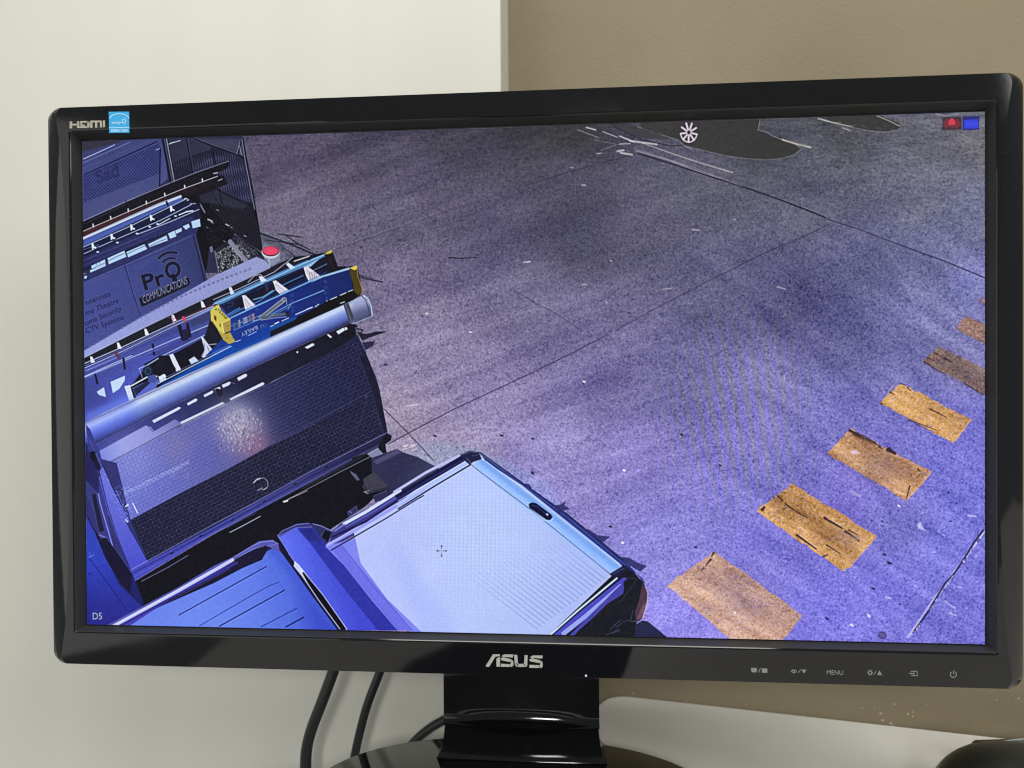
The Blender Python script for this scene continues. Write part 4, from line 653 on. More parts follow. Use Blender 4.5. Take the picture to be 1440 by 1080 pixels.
    # ---- pickup cabin roof (F/G)
    G_(); fill([(-740, 1005), (-480, 860), (0, 650), (350, 500), (385, 440), (470, 400), (560, 540), (700, 720), (940, 1010)], along((-100, 900), (700, 700), [(0, (106, 122, 228)), (.45, (100, 118, 226)), (.8, (82, 100, 214)), (1, (58, 70, 192))]))
    fill([(-400, 1005), (0, 780), (200, 900), (200, 1010)], (112, 132, 236), .5, 60); fill([(380, 430), (470, 400), (900, 990), (840, 990), (560, 620)], (66, 84, 204), .7, 20)
    fill([(-840, 1010), (-240, 690), (0, 545), (140, 480), (265, 405), (330, 365), (430, 355), (475, 392), (520, 470), (390, 400), (370, 395), (160, 500), (0, 590), (-240, 720), (-780, 1010)], (86, 80, 170))
    fill([(-790, 1005), (-300, 735), (0, 580), (170, 485), (350, 400), (385, 438), (345, 490), (0, 670), (-480, 880), (-700, 1005)], (26, 22, 50)); fill([(-780, 1005), (-250, 718), (0, 588), (170, 510), (180, 525), (0, 625), (-300, 780), (-650, 1005)], (56, 48, 150), .95); line([(-690, 1005), (-250, 765), (0, 632), (120, 565)], 3, (120, 116, 206), .7)
    line([(-770, 1005), (-250, 722), (0, 580), (140, 500)], 26, (192, 182, 236)); line([(-760, 1000), (-250, 714), (0, 572)], 5, (226, 220, 250), .8); line([(150, 480), (280, 400), (350, 370), (430, 362), (470, 385)], 6, (130, 124, 208)); line([(160, 495), (290, 420), (370, 400)], 4, (170, 164, 226), .7); line([(380, 405), (460, 385)], 3, (150, 146, 230), .7)
    for seg, w in [([(-520, 905), (0, 755), (0, 755)], 0), ([(-248, 900), (385, 548)], 7), ([(-100, 978), (200, 802), (400, 690), (475, 660)], 4), ([(45, 980), (515, 720)], 8), ([(345, 985), (605, 850)], 5), ([(525, 985), (655, 915)], 10)]:
        if w: line(seg, w, (24, 26, 92), .95)
    line([(-248, 910), (385, 558)], 3, (150, 166, 246), .5); line([(475, 660), (515, 718)], 3, (60, 80, 190), .7); line([(605, 850), (655, 912)], 3, (60, 80, 190), .7); line([(45, 990), (515, 730)], 3, (150, 166, 246), .5)
    # rear bar (between cabin and tray)
    fill([(470, 385), (500, 400), (640, 590), (830, 830), (960, 1010), (900, 1010), (700, 740), (560, 540), (480, 430)], (22, 20, 50)); 
    fill([(465, 325), (600, 262), (720, 250), (830, 395), (960, 570), (1150, 800), (1330, 1010), (970, 1010), (780, 760), (620, 540), (560, 480)], along((600, 600), (900, 500), [(0, (94, 102, 230)), (.5, (78, 84, 216)), (1, (66, 68, 200))]))
    fill([(600, 262), (720, 250), (830, 395), (1150, 800), (1330, 1010), (1190, 1010), (900, 650), (700, 380)], (46, 48, 158)); fill([(620, 290), (700, 262), (760, 330), (790, 400), (740, 360), (700, 370)], (34, 36, 110), .7, 10)
    fill([(465, 325), (500, 290), (600, 240), (700, 232), (725, 268), (600, 268), (480, 335)], (54, 52, 120)); line([(465, 325), (500, 290), (600, 245), (690, 236)], 5, (130, 126, 206)); line([(470, 332), (600, 268), (715, 262)], 4, (140, 138, 220), .8); line([(465, 325), (560, 475), (620, 560)], 5, (130, 130, 226))
    fill([(700, 235), (760, 245), (860, 290), (880, 280), (820, 390), (770, 330)], (44, 42, 96)); line([(720, 240), (780, 255), (865, 295)], 7, (130, 126, 190)); fill([(790, 285), (850, 300), (830, 370), (780, 330)], (16, 14, 28)); line([(800, 290), (780, 330)], 8, (90, 86, 150), .8)
    fill([(590, 510), (640, 560), (760, 720), (960, 990), (930, 1000), (760, 790), (640, 620), (580, 545)], (198, 190, 240)); fill([(640, 590), (660, 590), (800, 760), (960, 1000), (920, 1000), (740, 770)], (14, 12, 24)); line([(590, 520), (620, 545), (640, 590)], 14, (206, 198, 240)); line([(640, 610), (760, 790), (915, 1000)], 8, (176, 168, 226)); line([(640, 570), (790, 750), (965, 1000)], 6, (196, 188, 240))
    # ---- tray and tonneau
    G_(); fill([(870, 285), (950, 215), (1370, 0), (1500, -60), (1500, 60), (1440, 80), (880, 400), (830, 395)], (58, 54, 130)); 
    P_(); fill([(-390, 600), (-240, 560), (0, 420), (200, 900), (200, 1090), (100, 1090)], (126, 124, 232)); fill([(-240, 510), (0, 370), (330, 110), (380, 92), (430, 100), (480, 140), (700, 290), (900, 430), (1180, 660), (1250, 710), (1200, 760), (860, 1090), (160, 1090), (-60, 880), (-200, 690)], along((0, 600), (900, 700), [(0, (184, 182, 242)), (.5, (184, 186, 242)), (1, (174, 176, 238))]))
    fill([(-60, 560), (20, 600), (160, 850), (300, 1000), (280, 1060), (120, 1060)], (156, 162, 246), .35, 40)
    fill([(180, 200), (700, 420), (700, 800), (100, 700)], (190, 190, 242), .5, 120)
    # edge of tonneau front (purple band)
    G_(); fill([(855, 425), (930, 395), (1140, 650), (1440, 1010), (1330, 1010), (1150, 800), (960, 560)], (110, 104, 222)); line([(930, 395), (1050, 550), (1180, 720), (1440, 1010)], 5, (80, 78, 190), .8); line([(1100, 700), (1330, 990)], 3, (80, 76, 190), .6)
    line([(825, 395), (1000, 300), (1240, 160), (1440, 40), (1520, -10)], 24, (150, 146, 232)); line([(830, 388), (1440, 25), (1520, -25)], 6, (190, 186, 244)); line([(850, 432), (1000, 345), (1250, 200), (1440, 82), (1520, 35)], 8, (22, 20, 60)); line([(860, 335), (1100, 225), (1440, 0)], 14, (30, 26, 74)); line([(945, 240), (1100, 155), (1350, 0)], 24, (206, 202, 244)); line([(880, 290), (945, 245)], 12, (120, 116, 196)); line([(960, 262), (1180, 140), (1430, -20)], 10, (96, 92, 180), .9)
    P_(); line([(-20, 310), (150, 205), (320, 118)], 15, (184, 176, 226)); fill([(-20, 330), (330, 120), (380, 92), (400, 95), (375, 135), (0, 352)], (24, 22, 62)); line([(0, 345), (200, 222), (370, 128)], 8, (50, 46, 120), .8); line([(0, 375), (200, 250), (375, 150)], 16, (176, 178, 240)); line([(0, 358), (370, 138)], 4, (216, 216, 250), .8); line([(0, 400), (200, 275), (385, 165)], 7, (24, 24, 62))
    fill([(330, 112), (380, 90), (430, 98), (445, 135), (400, 150), (380, 165), (352, 140)], (34, 32, 66)); line([(345, 110), (385, 95), (420, 100)], 5, (96, 92, 150), .8); line([(365, 130), (390, 160)], 4, (110, 110, 170), .8); line([(395, 118), (435, 110)], 4, (90, 96, 160), .6)
    fill([(430, 98), (480, 135), (700, 290), (900, 430), (1100, 590), (1240, 710), (1270, 745), (1215, 730), (1180, 690), (880, 450), (660, 275), (470, 150)], (38, 42, 112)); line([(440, 110), (700, 300), (900, 445), (1210, 700)], 5, (66, 84, 170), .8); line([(435, 98), (700, 288), (900, 428), (1240, 705)], 4, (14, 12, 34))
    fill([(400, 160), (440, 138), (470, 145), (660, 290), (880, 455), (1190, 705), (1130, 745), (880, 560), (640, 370), (430, 200)], between([(400, 165), (1130, 748)], [(470, 145), (1190, 700)], [(0, (164, 182, 248)), (.35, (150, 176, 246)), (.7, (120, 152, 232)), (1, (146, 166, 232))]))
    line([(390, 165), (430, 198), (700, 400), (1130, 748)], 4, (70, 74, 130), .9); line([(470, 148), (660, 288), (1190, 708)], 4, (196, 206, 250), .7)
    fill([(830, 480), (900, 500), (1100, 680), (1130, 740), (1000, 650)], (130, 160, 240), .35, 40)
    # handle slot
    fill([(695, 375), (712, 366), (735, 370), (815, 430), (822, 445), (808, 460), (790, 458), (700, 395)], (18, 18, 50)); line([(715, 380), (740, 388), (795, 435)], 9, (40, 44, 100), .8); line([(792, 428), (796, 432)], 9, (190, 196, 230)); line([(700, 405), (780, 464), (812, 466), (832, 446)], 3, (200, 206, 248), .8)
    # ribs of the cover: light chequer plus lines
    m, bb = poly_mask([tex([(400, 175), (1120, 750), (790, 1085), (180, 1085), (-230, 640), (-80, 440)])]); x0, y0, x1, y1 = bb; X = PX[y0:y1, x0:x1]; Y = PY[y0:y1, x0:x1]
    w = .75 * np.sin(X * 2 * math.pi / 5.6 + Y * .02) * (.55 + .45 * np.sin(Y * 2 * math.pi / 5.2 - X * .03)) + .25 * np.sin(Y * 2 * math.pi / 5.2 - X * .03); env = .15 + .85 * np.exp(-((X - 670) / 85) ** 2 - ((Y - 745) / 85) ** 2); blend(m * np.clip(w, 0, 1) * env, bb, (200, 212, 252), .6); blend(m * np.clip(-w, 0, 1) * env, bb, (142, 158, 232), .32)
    w = np.sin(X * 2 * math.pi / 3.7); blend(m * np.clip(w, 0, 1), bb, (150, 160, 236), .16)
    for k in range(19):
        t = k / 18; ex, ey = 1100 - 360 * t, 772 + 268 * t; L = 380 + 190 * t; fade = .75
        sx_, sy_ = ex - L * .80, ey - L * .62
        for j in range(5): a, b = j / 5, (j + 1) / 5; line([(sx_ + (ex - sx_) * a, sy_ + (ey - sy_) * a), (sx_ + (ex - sx_) * b, sy_ + (ey - sy_) * b)], 3, (96, 104, 166), .04 + .15 * j)
    # crosshair cursor
    cc = (78, 84, 104)
    for a, b in [((205, 624), (222, 624)), ((240, 624), (258, 624)), ((231, 597), (231, 614)), ((231, 634), (231, 652))]: line([a, b], 3, cc, .9)
    for q in [[(202, 624), (212, 617), (212, 631)], [(261, 624), (251, 617), (251, 631)], [(231, 592), (224, 602), (238, 602)], [(231, 657), (224, 647), (238, 647)]]: fill(q, cc, .95)
    line([(230, 623), (232, 625)], 4, cc, .8)
    # rear-side of tray: rails, tail lamp
    fill([(790, 1085), (1130, 765), (1150, 745), (1200, 700), (1262, 745), (1310, 800), (1325, 850), (1290, 930), (1255, 1090), (850, 1100)], (26, 25, 38))
    fill([(1125, 748), (1195, 705), (1215, 730), (1160, 775)], (28, 28, 60)); line([(1140, 750), (1205, 715)], 4, (90, 96, 160), .6)
    line([(795, 1085), (960, 940), (1165, 770)], 10, (196, 202, 250)); line([(815, 1085), (970, 950), (1180, 775)], 6, (30, 28, 80)); line([(835, 1085), (985, 955), (1205, 780)], 30, (76, 68, 184)); line([(880, 1070), (1000, 975), (1190, 815)], 18, (150, 150, 236)); line([(870, 1062), (1000, 960), (1185, 802)], 5, (196, 196, 250), .8)
    fill([(1190, 800), (1205, 800), (1200, 850), (1120, 910), (960, 1050), (930, 1085), (900, 1085)], (70, 64, 160)); fill([(1115, 905), (1060, 960), (1060, 985), (960, 1070), (900, 1095), (1260, 1090), (1280, 900), (1225, 770), (1200, 790), (1205, 850)], (27, 27, 36))
    line([(1220, 770), (1275, 770), (1255, 800), (1180, 900)], 4, (60, 60, 80), .7); fill([(1300, 800), (1325, 830), (1328, 880), (1300, 985), (1268, 1010), (1262, 950), (1285, 880)], (74, 52, 72)); fill([(1308, 905), (1322, 900), (1312, 950), (1290, 985), (1272, 990), (1290, 940)], (110, 74, 96)); line([(1318, 815), (1330, 850), (1326, 910), (1300, 985)], 4, (216, 160, 160), .9)
    for a, b in [((1130, 1040), (1160, 1020)), ((1165, 1030), (1195, 1005)), ((1140, 1060), (1175, 1040)), ((1150, 1020), (1190, 990)), ((1110, 1070), (1180, 1050))]: line([a, b], 3, (96, 90, 140), .7)
    line([(1235, 1000), (1270, 1000), (1275, 1085)], 4, (96, 92, 130), .7); line([(1250, 940), (1240, 990), (1200, 1000)], 4, (80, 76, 110), .7)
    fill([(1262, 1020), (1300, 995), (1330, 1000), (1440, 1090), (1262, 1090)], (40, 38, 72)); 
    # spiky shadows beyond the tailgate
    sh = (48, 44, 100)
    for q in [[(672, 265), (700, 268), (712, 290), (690, 285)], [(825, 382), (865, 378), (895, 355), (885, 380), (915, 400), (880, 410), (885, 422), (860, 420)], [(975, 498), (1020, 512), (1060, 540), (1130, 548), (1090, 580), (1060, 560)], [(1180, 655), (1230, 660), (1270, 685), (1325, 705), (1290, 735), (1250, 712)], [(1270, 740), (1300, 770), (1320, 800), (1300, 790)]]: fill(q, sh, .9)
    for (x, y) in [(192, 10), (548, 8), (712, 210), (1128, 493), (712, 25)]: line([(x, y), (x + 10, y + 3)], 8, (30, 26, 44), .9)
    # shadows to the right of the ute tray box (upper)
    C_(); fill([(1040, 700), (1100, 720), (1180, 700), (1260, 700), (1170, 730), (1075, 765)], (34, 30, 48)); fill([(1075, 780), (1120, 775), (1165, 770), (1160, 800), (1100, 835)], (42, 38, 66)); line([(1040, 680), (1080, 690), (1060, 720)], 10, (34, 30, 48)); fill([(1228, 935), (1262, 935), (1240, 950)], (50, 44, 70))
    veh = (np.abs(IMG - ground0).sum(-1) > 1.0).astype(np.float32)[..., None]; IMG[:] *= 1 + veh * np.array([-.03, .055, .02])
    # ---- how the recorder shows it: slightly soft, sharpened edges, grain; greyer lavender
    for k in range(3):
        c = IMG[..., k]; c1 = c * .5 + (np.roll(c, 1, 0) + np.roll(c, -1, 0) + np.roll(c, 1, 1) + np.roll(c, -1, 1)) * .125
        IMG[..., k] = c1 + .55 * (c1 - boxblur(c1, 2))
    IMG[:] *= np.array([1.04, 1.03, 1.02]); IMG[:] += (n1 * 1.6 + n1b * 1.8 + n2 * 1.0 + n3 * .9)[..., None]
    # ---- overlay writing and icons
    crop(0, 0, 1)
    text('D5', (129.5, 871), (.86, 0), (0, -1), (214, 214, 206), 1, 13.6)
    crop(1300, 150, 14.4); fill([(360, 215), (745, 200), (752, 462), (368, 480)], (58, 40, 52), .85); fill([(490, 290), (520, 245), (560, 232), (600, 252), (620, 290), (622, 372), (490, 378)], (214, 66, 84)); fill([(520, 395), (600, 392), (600, 440), (520, 440)], (120, 60, 66), .7)
    for s in (-1, 1):
        for r in (90, 140): line([(555 + s * r * math.cos(a), 345 + r * .85 * math.sin(a)) for a in np.linspace(-.75, .75, 9)], 26, (186, 50, 56), .75)
    fill([(775, 195), (1110, 190), (1110, 470), (775, 475)], (38, 38, 120), .9); fill([(800, 270), (1090, 250), (1095, 440), (800, 445)], (58, 70, 220), .95); fill([(840, 310), (1080, 310), (1080, 380), (840, 380)], (70, 80, 236), .6)

# ================================================================== build
paint_screen()
np.clip(IMG, 0, 255, out=IMG)
img = bpy.data.images.new('screen_picture', TW, TH, alpha=False)
buf = np.ones((TH, TW, 4), np.float32); buf[..., :3] = IMG[::-1] / 255.0
img.pixels.foreach_set(buf.ravel()); img.update(); img.pack()

# materials
piano = mat('piano_black_plastic', (0.004, 0.004, 0.005), 0.045, 0.5, 1.42); add_bump(piano, 140, 0.012, 0.0004); add_dust(piano, 1100, 0.18, 0.09, (0.10, 0.10, 0.095), 22)
def smudge(m, lo, hi, scale):
    n, l, b = nodes(m); tc = n.new('ShaderNodeTexCoord'); no = n.new('ShaderNodeTexNoise'); no.inputs['Scale'].default_value = scale; no.inputs['Detail'].default_value = 6; no.inputs['Roughness'].default_value = .7
    mp = n.new('ShaderNodeMapRange'); mp.inputs[1].default_value = .35; mp.inputs[2].default_value = .7; mp.inputs[3].default_value = lo; mp.inputs[4].default_value = hi
    l.new(tc.outputs['Object'], no.inputs['Vector']); l.new(no.outputs['Fac'], mp.inputs[0]); l.new(mp.outputs[0], b.inputs['Roughness'])
smudge(piano, .03, .10, 14)
satin = mat('satin_black_plastic', (0.032, 0.032, 0.031), 0.42, 0.12); add_bump(satin, 2500, 0.05, 0.0002)
edge_black = mat('panel_border_black', (0.004, 0.004, 0.006), 0.5, 0.3)
silver = mat('silver_print', (0.42, 0.42, 0.38), 0.35, 0.5, metal=0.35); hdmi_m = mat('beige_print', (0.33, 0.31, 0.25), 0.5)
grey_print = mat('grey_print', (0.17, 0.18, 0.18), 0.5); blue_m = mat('cyan_sticker', (0.02, 0.31, 0.62), 0.45); white_print = mat('white_print', (0.55, 0.72, 0.85), 0.5)
rubber = mat('black_rubber', (0.010, 0.010, 0.010), 0.42, 0.5); add_bump(rubber, 600, 0.1, 0.0003)
scr = mat('lcd_panel', (0.001, 0.001, 0.001), 0.35, 0.03)
n, l, b = nodes(scr); ti = n.new('ShaderNodeTexImage'); ti.image = img; ti.interpolation = 'Cubic'; ti.extension = 'EXTEND'
l.new(ti.outputs['Color'], b.inputs['Emission Color']); b.inputs['Emission Strength'].default_value = 1.0

# --- monitor ------------------------------------------------------
mon = empty('monitor', (0, 0.02, -0.26), 'black glossy computer monitor on a stand, lit screen showing a yard and ladders', 'monitor')
ML = Vector((0, 0.02, -0.26))
def rel(V): return [Vector(v) - ML for v in V]
HX, ZT, ZB = 0.2792, 0.1656, 0.1690
FY = -0.0075                                       # bezel face
def bezel_loop(kind):
    t = {'back': 0, 'side': 1, 'rim': 2, 'mid': 3, 'crease': 4}.get(kind)
    P = rr(HX, ZT, ZB, 0.0075); out = []
    for (x, z) in P:
        zz = z / ZT if z > 0 else z / ZB; ax = abs(x)
        bow = 0.0020 + 0.0110 * math.sqrt(max(0.0, 1 - zz ** 2)) ** 0.8       # how far the side crease bows inwards
        side = min(1.0, max(0.0, (ax - (HX - 0.02)) / 0.0135))                # 1 on the vertical sides
        sx = (HX - 0.0022 - bow) / HX
        tz = 1.0
        if t == 0: out.append((x * .985, 0.020, z * .985))
        if t == 1: out.append((x, -0.0014, z))
        if t == 2: out.append((x * .9993, -0.0034, z * .999))
        if t == 3:
            f = .45; X = x * (1 - f) + x * sx * f * 1.0; X = x + (X - x) * side
            out.append((X, -0.0057 - .0004 * (1 - side), z * (1 - .004)))
        if t == 4:
            X = x + (x * sx - x) * side if side > 0 else x
            Z = z * (1 - .0075)
            out.append((X, FY, Z))
    return [(x - .0006, y, z) for x, y, z in out]
loops = [bezel_loop(k) for k in ('back', 'side', 'rim', 'mid', 'crease')]
loops.append([(x, FY, z) for x, z in rr(0.2638, 0.1511, 0.1499, 0.0020)]); loops.append([(x, -0.0073, z) for x, z in rr(0.2630, 0.1504, 0.1492, 0.0016)]); loops.append([(x, -0.0068, z) for x, z in rr(0.2626, 0.1499, 0.1487, 0.0012)])
V, Fc = grid_loops(loops); obj('bezel', rel(V), Fc, piano, mon, angle=12)
li = [[(x, -0.0069, z) for x, z in rr(0.26255, 0.14985, 0.14865, 0.0012)], [(x, -0.0066, z) for x, z in rr(0.2624, 0.1496, 0.1484, 0.001)], [(x, -0.0006, z) for x, z in rr(0.2616, 0.1477, 0.1476, 0.0006)], [(x, 0.0012, z) for x, z in rr(0.2614, 0.1476, 0.1474, 0.0006)]]
V, Fc = grid_loops(li); obj('inner_lip', rel(V), Fc, satin, mon, angle=20)
V = [(-.2625, .0006, -.1485), (.2625, .0006, -.1485), (.2625, .0006, .1485), (-.2625, .0006, .1485)]
obj('panel_border', rel(V), [(0, 1, 2, 3)], edge_black, mon, smooth=False)
V = [(-SW / 2, 0, -SH / 2), (SW / 2, 0, -SH / 2), (SW / 2, 0, SH / 2), (-SW / 2, 0, SH / 2)]
s = obj('screen', rel(V), [(0, 1, 2, 3)], scr, mon, smooth=False)
uv = s.data.uv_layers.new(name='UVMap')
for lo in s.data.loops:
    c = s.data.vertices[lo.vertex_index].co + ML; uv.data[lo.index].uv = ((c.x + SW / 2) / SW, (c.z + SH / 2) / SH)
s['label'] = 'lit screen showing a high view of a concrete yard with ladders, a pale covered ute and yellow bars'
# back housing
bl = [[(x, y, z) for x, z in rr(hx, zt, zb, r)] for hx, zt, zb, r, y in [(.2755, .164, .1665, .009, .0195), (.262, .152, .154, .02, .030), (.21, .11, .115, .03, .046), (.19, .09, .095, .03, .052)]]
V, Fc = grid_loops(bl, True, False, True); obj('back_housing', rel(V), Fc, satin, mon)
# neck: a slightly hollow sheet-like column flaring forward into a foot
def neck_loop(z, y, hw, hollow, th):
    L = []
    for k in range(17):
        t = k / 16 * 2 - 1; L.append((hw * t, y + hollow * (1 - t * t), z))
    for k in range(9):
        t = 1 - k / 8 * 2; L.append((hw * 0.97 * t, y + th, z))
    return L
nk = [neck_loop(z, y, hw, h, .016) for z, y, hw, h in [(-.10, .054, .0515, -.001), (-.165, .054, .0515, -.001), (-.195, .0540, .0512, -.0008), (-.2150, .0541, .0512, -.0009), (-.2195, .0540, .0512, -.0016), (-.2222, .0540, .0512, -.0028), (-.2242, .0526, .0513, -.0040), (-.2254, .0520, .0513, -.0044), (-.2264, .0522, .0513, -.0043), (-.2272, .0535, .0513, -.0036)]]
V, Fc = grid_loops(nk, True, True, True); obj('neck', rel(V), Fc, piano, mon, angle=35)
ft = [neck_loop(z, y, hw, h, t) for z, y, hw, h, t in [(-.2270, .0560, .0500, -.003, .018), (-.2285, .0560, .0508, -.002, .02), (-.2380, .0560, .0518, -.0015, .022), (-.2450, .0558, .0532, -.0012, .025), (-.2492, .0550, .0556, -.001, .026), (-.2502, .0545, .0566, -.001, .027)]]
V, Fc = grid_loops(ft, True, True, True); obj('neck_foot', rel(V), Fc, piano, mon, angle=35)
def base_loop(a, b_, z, yc=0.0, n=120):
    return [(a * math.copysign(abs(math.cos(t)) ** .85, math.cos(t)) - .003, yc + b_ * math.copysign(abs(math.sin(t)) ** .85, math.sin(t)), z) for t in [2 * math.pi * k / n for k in range(n)]]
base_m = mat('base_gloss_plastic', (0.006, 0.006, 0.006), 0.07, 0.5, 2.1)
bs = [base_loop(.1285, .0845, -.2585), base_loop(.130, .086, -.2570), base_loop(.130, .086, -.2520), base_loop(.1295, .0855, -.2505), base_loop(.1285, .0845, -.2500)]
V, Fc = grid_loops(bs, True, True, True); obj('base_plate', rel(V), Fc, base_m, mon, angle=40)

# flat prints on the bezel (thin raised ink), traced at their size on the bezel face
def prints(name, polys, m, parent, c=(0, 0, 1), Y=-0.0075, th=0.00015, label=None):
    """polys in crop coordinates; each becomes a thin raised plate"""
    bm = bmesh.new()
    for P in polys:
        W3 = [at(c[0] + x / c[2], c[1] + y / c[2], Y=Y) - ML for x, y in P]
        fr = [bm.verts.new((w.x, w.y - th, w.z)) for w in W3]; bk = [bm.verts.new((w.x, w.y + .0001, w.z)) for w in W3]
        try:
            bm.faces.new(fr)
            for i in range(len(fr)): j = (i + 1) % len(fr); bm.faces.new((fr[i], fr[j], bk[j], bk[i]))
        except ValueError: pass
    bmesh.ops.triangulate(bm, faces=[f for f in bm.faces if len(f.verts) > 4])
    o = from_bm(name, bm, m, parent, 20)
    if label: o['label'] = label
    return o
def seg(a, b, w):
    a = np.array(a, float); b = np.array(b, float); d = (b - a) / np.hypot(*(b - a)); n_ = np.array([-d[1], d[0]]) * w / 2
    return [tuple(a + n_), tuple(b + n_), tuple(b - n_), tuple(a - n_)]
def poly_line(P, w): return [seg(P[i], P[i + 1], w) for i in range(len(P) - 1)]
def text_polys(s_, org, width, height, slope=0):
    V_, T_ = glyph_tris(s_); w0, w1 = V_[:, 0].min(), V_[:, 0].max(); h1 = V_[:, 1].max()
    Q = [(org[0] + (x - w0) / (w1 - w0) * width, org[1] - y / h1 * height + slope * (x - w0) / (w1 - w0) * width) for x, y in V_]
    return [[Q[i] for i in t] for t in T_]
c8 = (640, 890, 8)
prints('letter', [[(343, 372), (425, 240), (505, 240), (503, 262), (455, 264), (384, 380), (350, 380)], [(464, 288), (506, 268), (506, 380), (466, 380)]], silver, mon, c8)
def S_letter(x0, x1, yt):
    w = x1 - x0
    return [[(x0 + 12, yt + 18), (x0 + 36, yt), (x1, yt), (x1 - 6, yt + 34), (x0 + 12, yt + 24)], [(x0, yt + 46), (x0 + 30, yt + 30), (x1 - 30, yt + 54), (x1 - 26, yt + 88), (x0 + 8, yt + 64)], [(x1 - 30, yt + 54), (x1 - 2, yt + 74), (x1, yt + 122), (x1 - 16, yt + 140), (x1 - 40, yt + 140), (x1 - 28, yt + 88)], [(x0 + 4, yt + 104), (x1 - 40, yt + 110), (x1 - 30, yt + 140), (x0, yt + 138)]]
prints('letter', S_letter(512, 656, 242), silver, mon, c8)
prints('letter', [[(664, 246), (700, 248), (706, 336), (716, 348), (768, 348), (778, 336), (782, 250), (816, 250), (812, 366), (796, 382), (694, 382), (672, 360)][:3] + [(706, 340), (672, 362)], [(672, 355), (706, 330), (716, 348), (700, 382), (690, 382)], [(700, 348), (780, 348), (796, 382), (694, 382)], [(776, 340), (782, 250), (816, 250), (812, 366), (796, 382), (768, 350)]], silver, mon, c8)
prints('letter', S_letter(834, 986, 254), silver, mon, c8)
ch = (80, 140, 10.2857)
prints('hdmi_lettering', [[(188, 318), (224, 318), (222, 418), (186, 418)], [(222, 352), (300, 350), (300, 374), (222, 376)], [(294, 316), (326, 315), (326, 412), (292, 413)], [(326, 388), (440, 386), (466, 412), (326, 413)], [(342, 312), (440, 310), (466, 334), (342, 336)], [(440, 310), (474, 326), (474, 398), (450, 412), (440, 390)],
       [(342, 336), (366, 336), (368, 364), (410, 364), (410, 382), (344, 382)], [(484, 306), (640, 304), (656, 316), (656, 330), (484, 332)], [(484, 330), (516, 330), (516, 410), (484, 411)], [(554, 330), (586, 330), (586, 408), (554, 409)], [(624, 328), (656, 328), (656, 404), (624, 405)], [(668, 303), (697, 303), (697, 401), (668, 402)]], hdmi_m, mon, ch)
st = prints('energy_sticker', [[(752, 178), (1046, 176), (1051, 480), (760, 483)]], blue_m, mon, ch, th=.0002, label='small square cyan sticker with a white arc and star')
star = [(975 + (34 if k % 2 == 0 else 15) * math.sin(k * math.pi / 5 + .25), 315 - (48 if k % 2 == 0 else 20) * math.cos(k * math.pi / 5 + .25)) for k in range(10)]
swash = poly_line([(800, 350), (850, 325), (900, 335), (940, 330)], 7)
stp = poly_line([(762, 270), (800, 232), (860, 210), (910, 206), (970, 214), (1020, 240), (1046, 268)], 9) + [seg((758, 410), (1049, 408), 8)] + poly_line(star + star[:1], 6) + swash + text_polys('energy', (795, 352), 125, 26, -.05) + text_polys('ENERGY STAR', (785, 466), 240, 36)
prints('sticker_print', stp, white_print, st, ch, Y=-.0077); bpy.data.objects['sticker_print'].parent = st
ci = (1020, 925, 4)
circ = lambda x, y, r, n_=14, ry=None: [(x + r * math.cos(2 * math.pi * k / n_), y + (ry or r) * math.sin(2 * math.pi * k / n_)) for k in range(n_ + 1)]
prints('button_mark', [[(145, 56), (178, 58), (177, 74), (170, 82), (152, 81), (144, 74)], seg((186, 82), (198, 58), 4), [(205, 59), (236, 60), (236, 84), (226, 84), (204, 82)]], grey_print, mon, ci)
prints('button_mark', poly_line([(368, 75), (388, 66), (388, 86), (368, 75)], 5) + poly_line([(394, 66), (400, 75), (394, 84)], 4) + [seg((410, 84), (424, 66), 4), [(428, 66), (456, 67), (441, 88)]], grey_print, mon, ci)
prints('button_mark', text_polys('MENU', (570, 93), 92, 24, .035), grey_print, mon, ci)
prints('button_mark', poly_line(circ(814, 83, 9), 5) + [seg((814 + 12 * math.cos(a), 83 + 12 * math.sin(a)), (814 + 16 * math.cos(a), 83 + 16 * math.sin(a)), 5) for a in [k * math.pi / 4 for k in range(8)]] + [seg((836, 94), (848, 74), 4), [(854, 96), (880, 97), (867, 70)]], grey_print, mon, ci)
prints('button_mark', poly_line([(1044, 82), (1044, 75), (1078, 76), (1080, 100), (1046, 100), (1046, 95)], 4) + [seg((1032, 88), (1060, 88), 4), [(1056, 80), (1066, 88), (1056, 96)]], grey_print, mon, ci)
prints('button_mark', poly_line([(1282 + 17 * math.sin(a), 93 - 17 * math.cos(a)) for a in np.linspace(.6, 2 * math.pi - .6, 16)], 5) + [seg((1283, 72), (1282, 92), 5)], grey_print, mon, ci)
prints('sensor_dot', [circ(824, 950, 1.6, 10)[:-1]], white_print, mon)

# --- walls and desk ----------------------------------------------
def box_pts(poly, z0, z1):
    n_ = len(poly); V_ = [(x, y, z0) for x, y in poly] + [(x, y, z1) for x, y in poly]
    Fc_ = [tuple(range(n_))[::-1], tuple(range(n_, 2 * n_))] + [(i, (i + 1) % n_, n_ + (i + 1) % n_, n_ + i) for i in range(n_)]
    return V_, Fc_
tan = mat('tan_wall_paint', (0.30, 0.255, 0.155), 0.7, 0.3); add_tint(tan, (0.195, 0.160, 0.102), (0.235, 0.196, 0.128), 6, 5); add_bump(tan, 420, 0.28, 0.0013, 3)
cream = mat('cream_wall_paint', (0.62, 0.60, 0.50), 0.6, 0.3); add_tint(cream, (0.535, 0.520, 0.460), (0.61, 0.598, 0.542), 2.2, 3, .3, .7, (3, 3, .25))
desk_m = mat('white_laminate', (0.66, 0.64, 0.60), 0.45, 0.5); add_tint(desk_m, (0.74, 0.71, 0.66), (0.80, 0.77, 0.73), 9, 4)
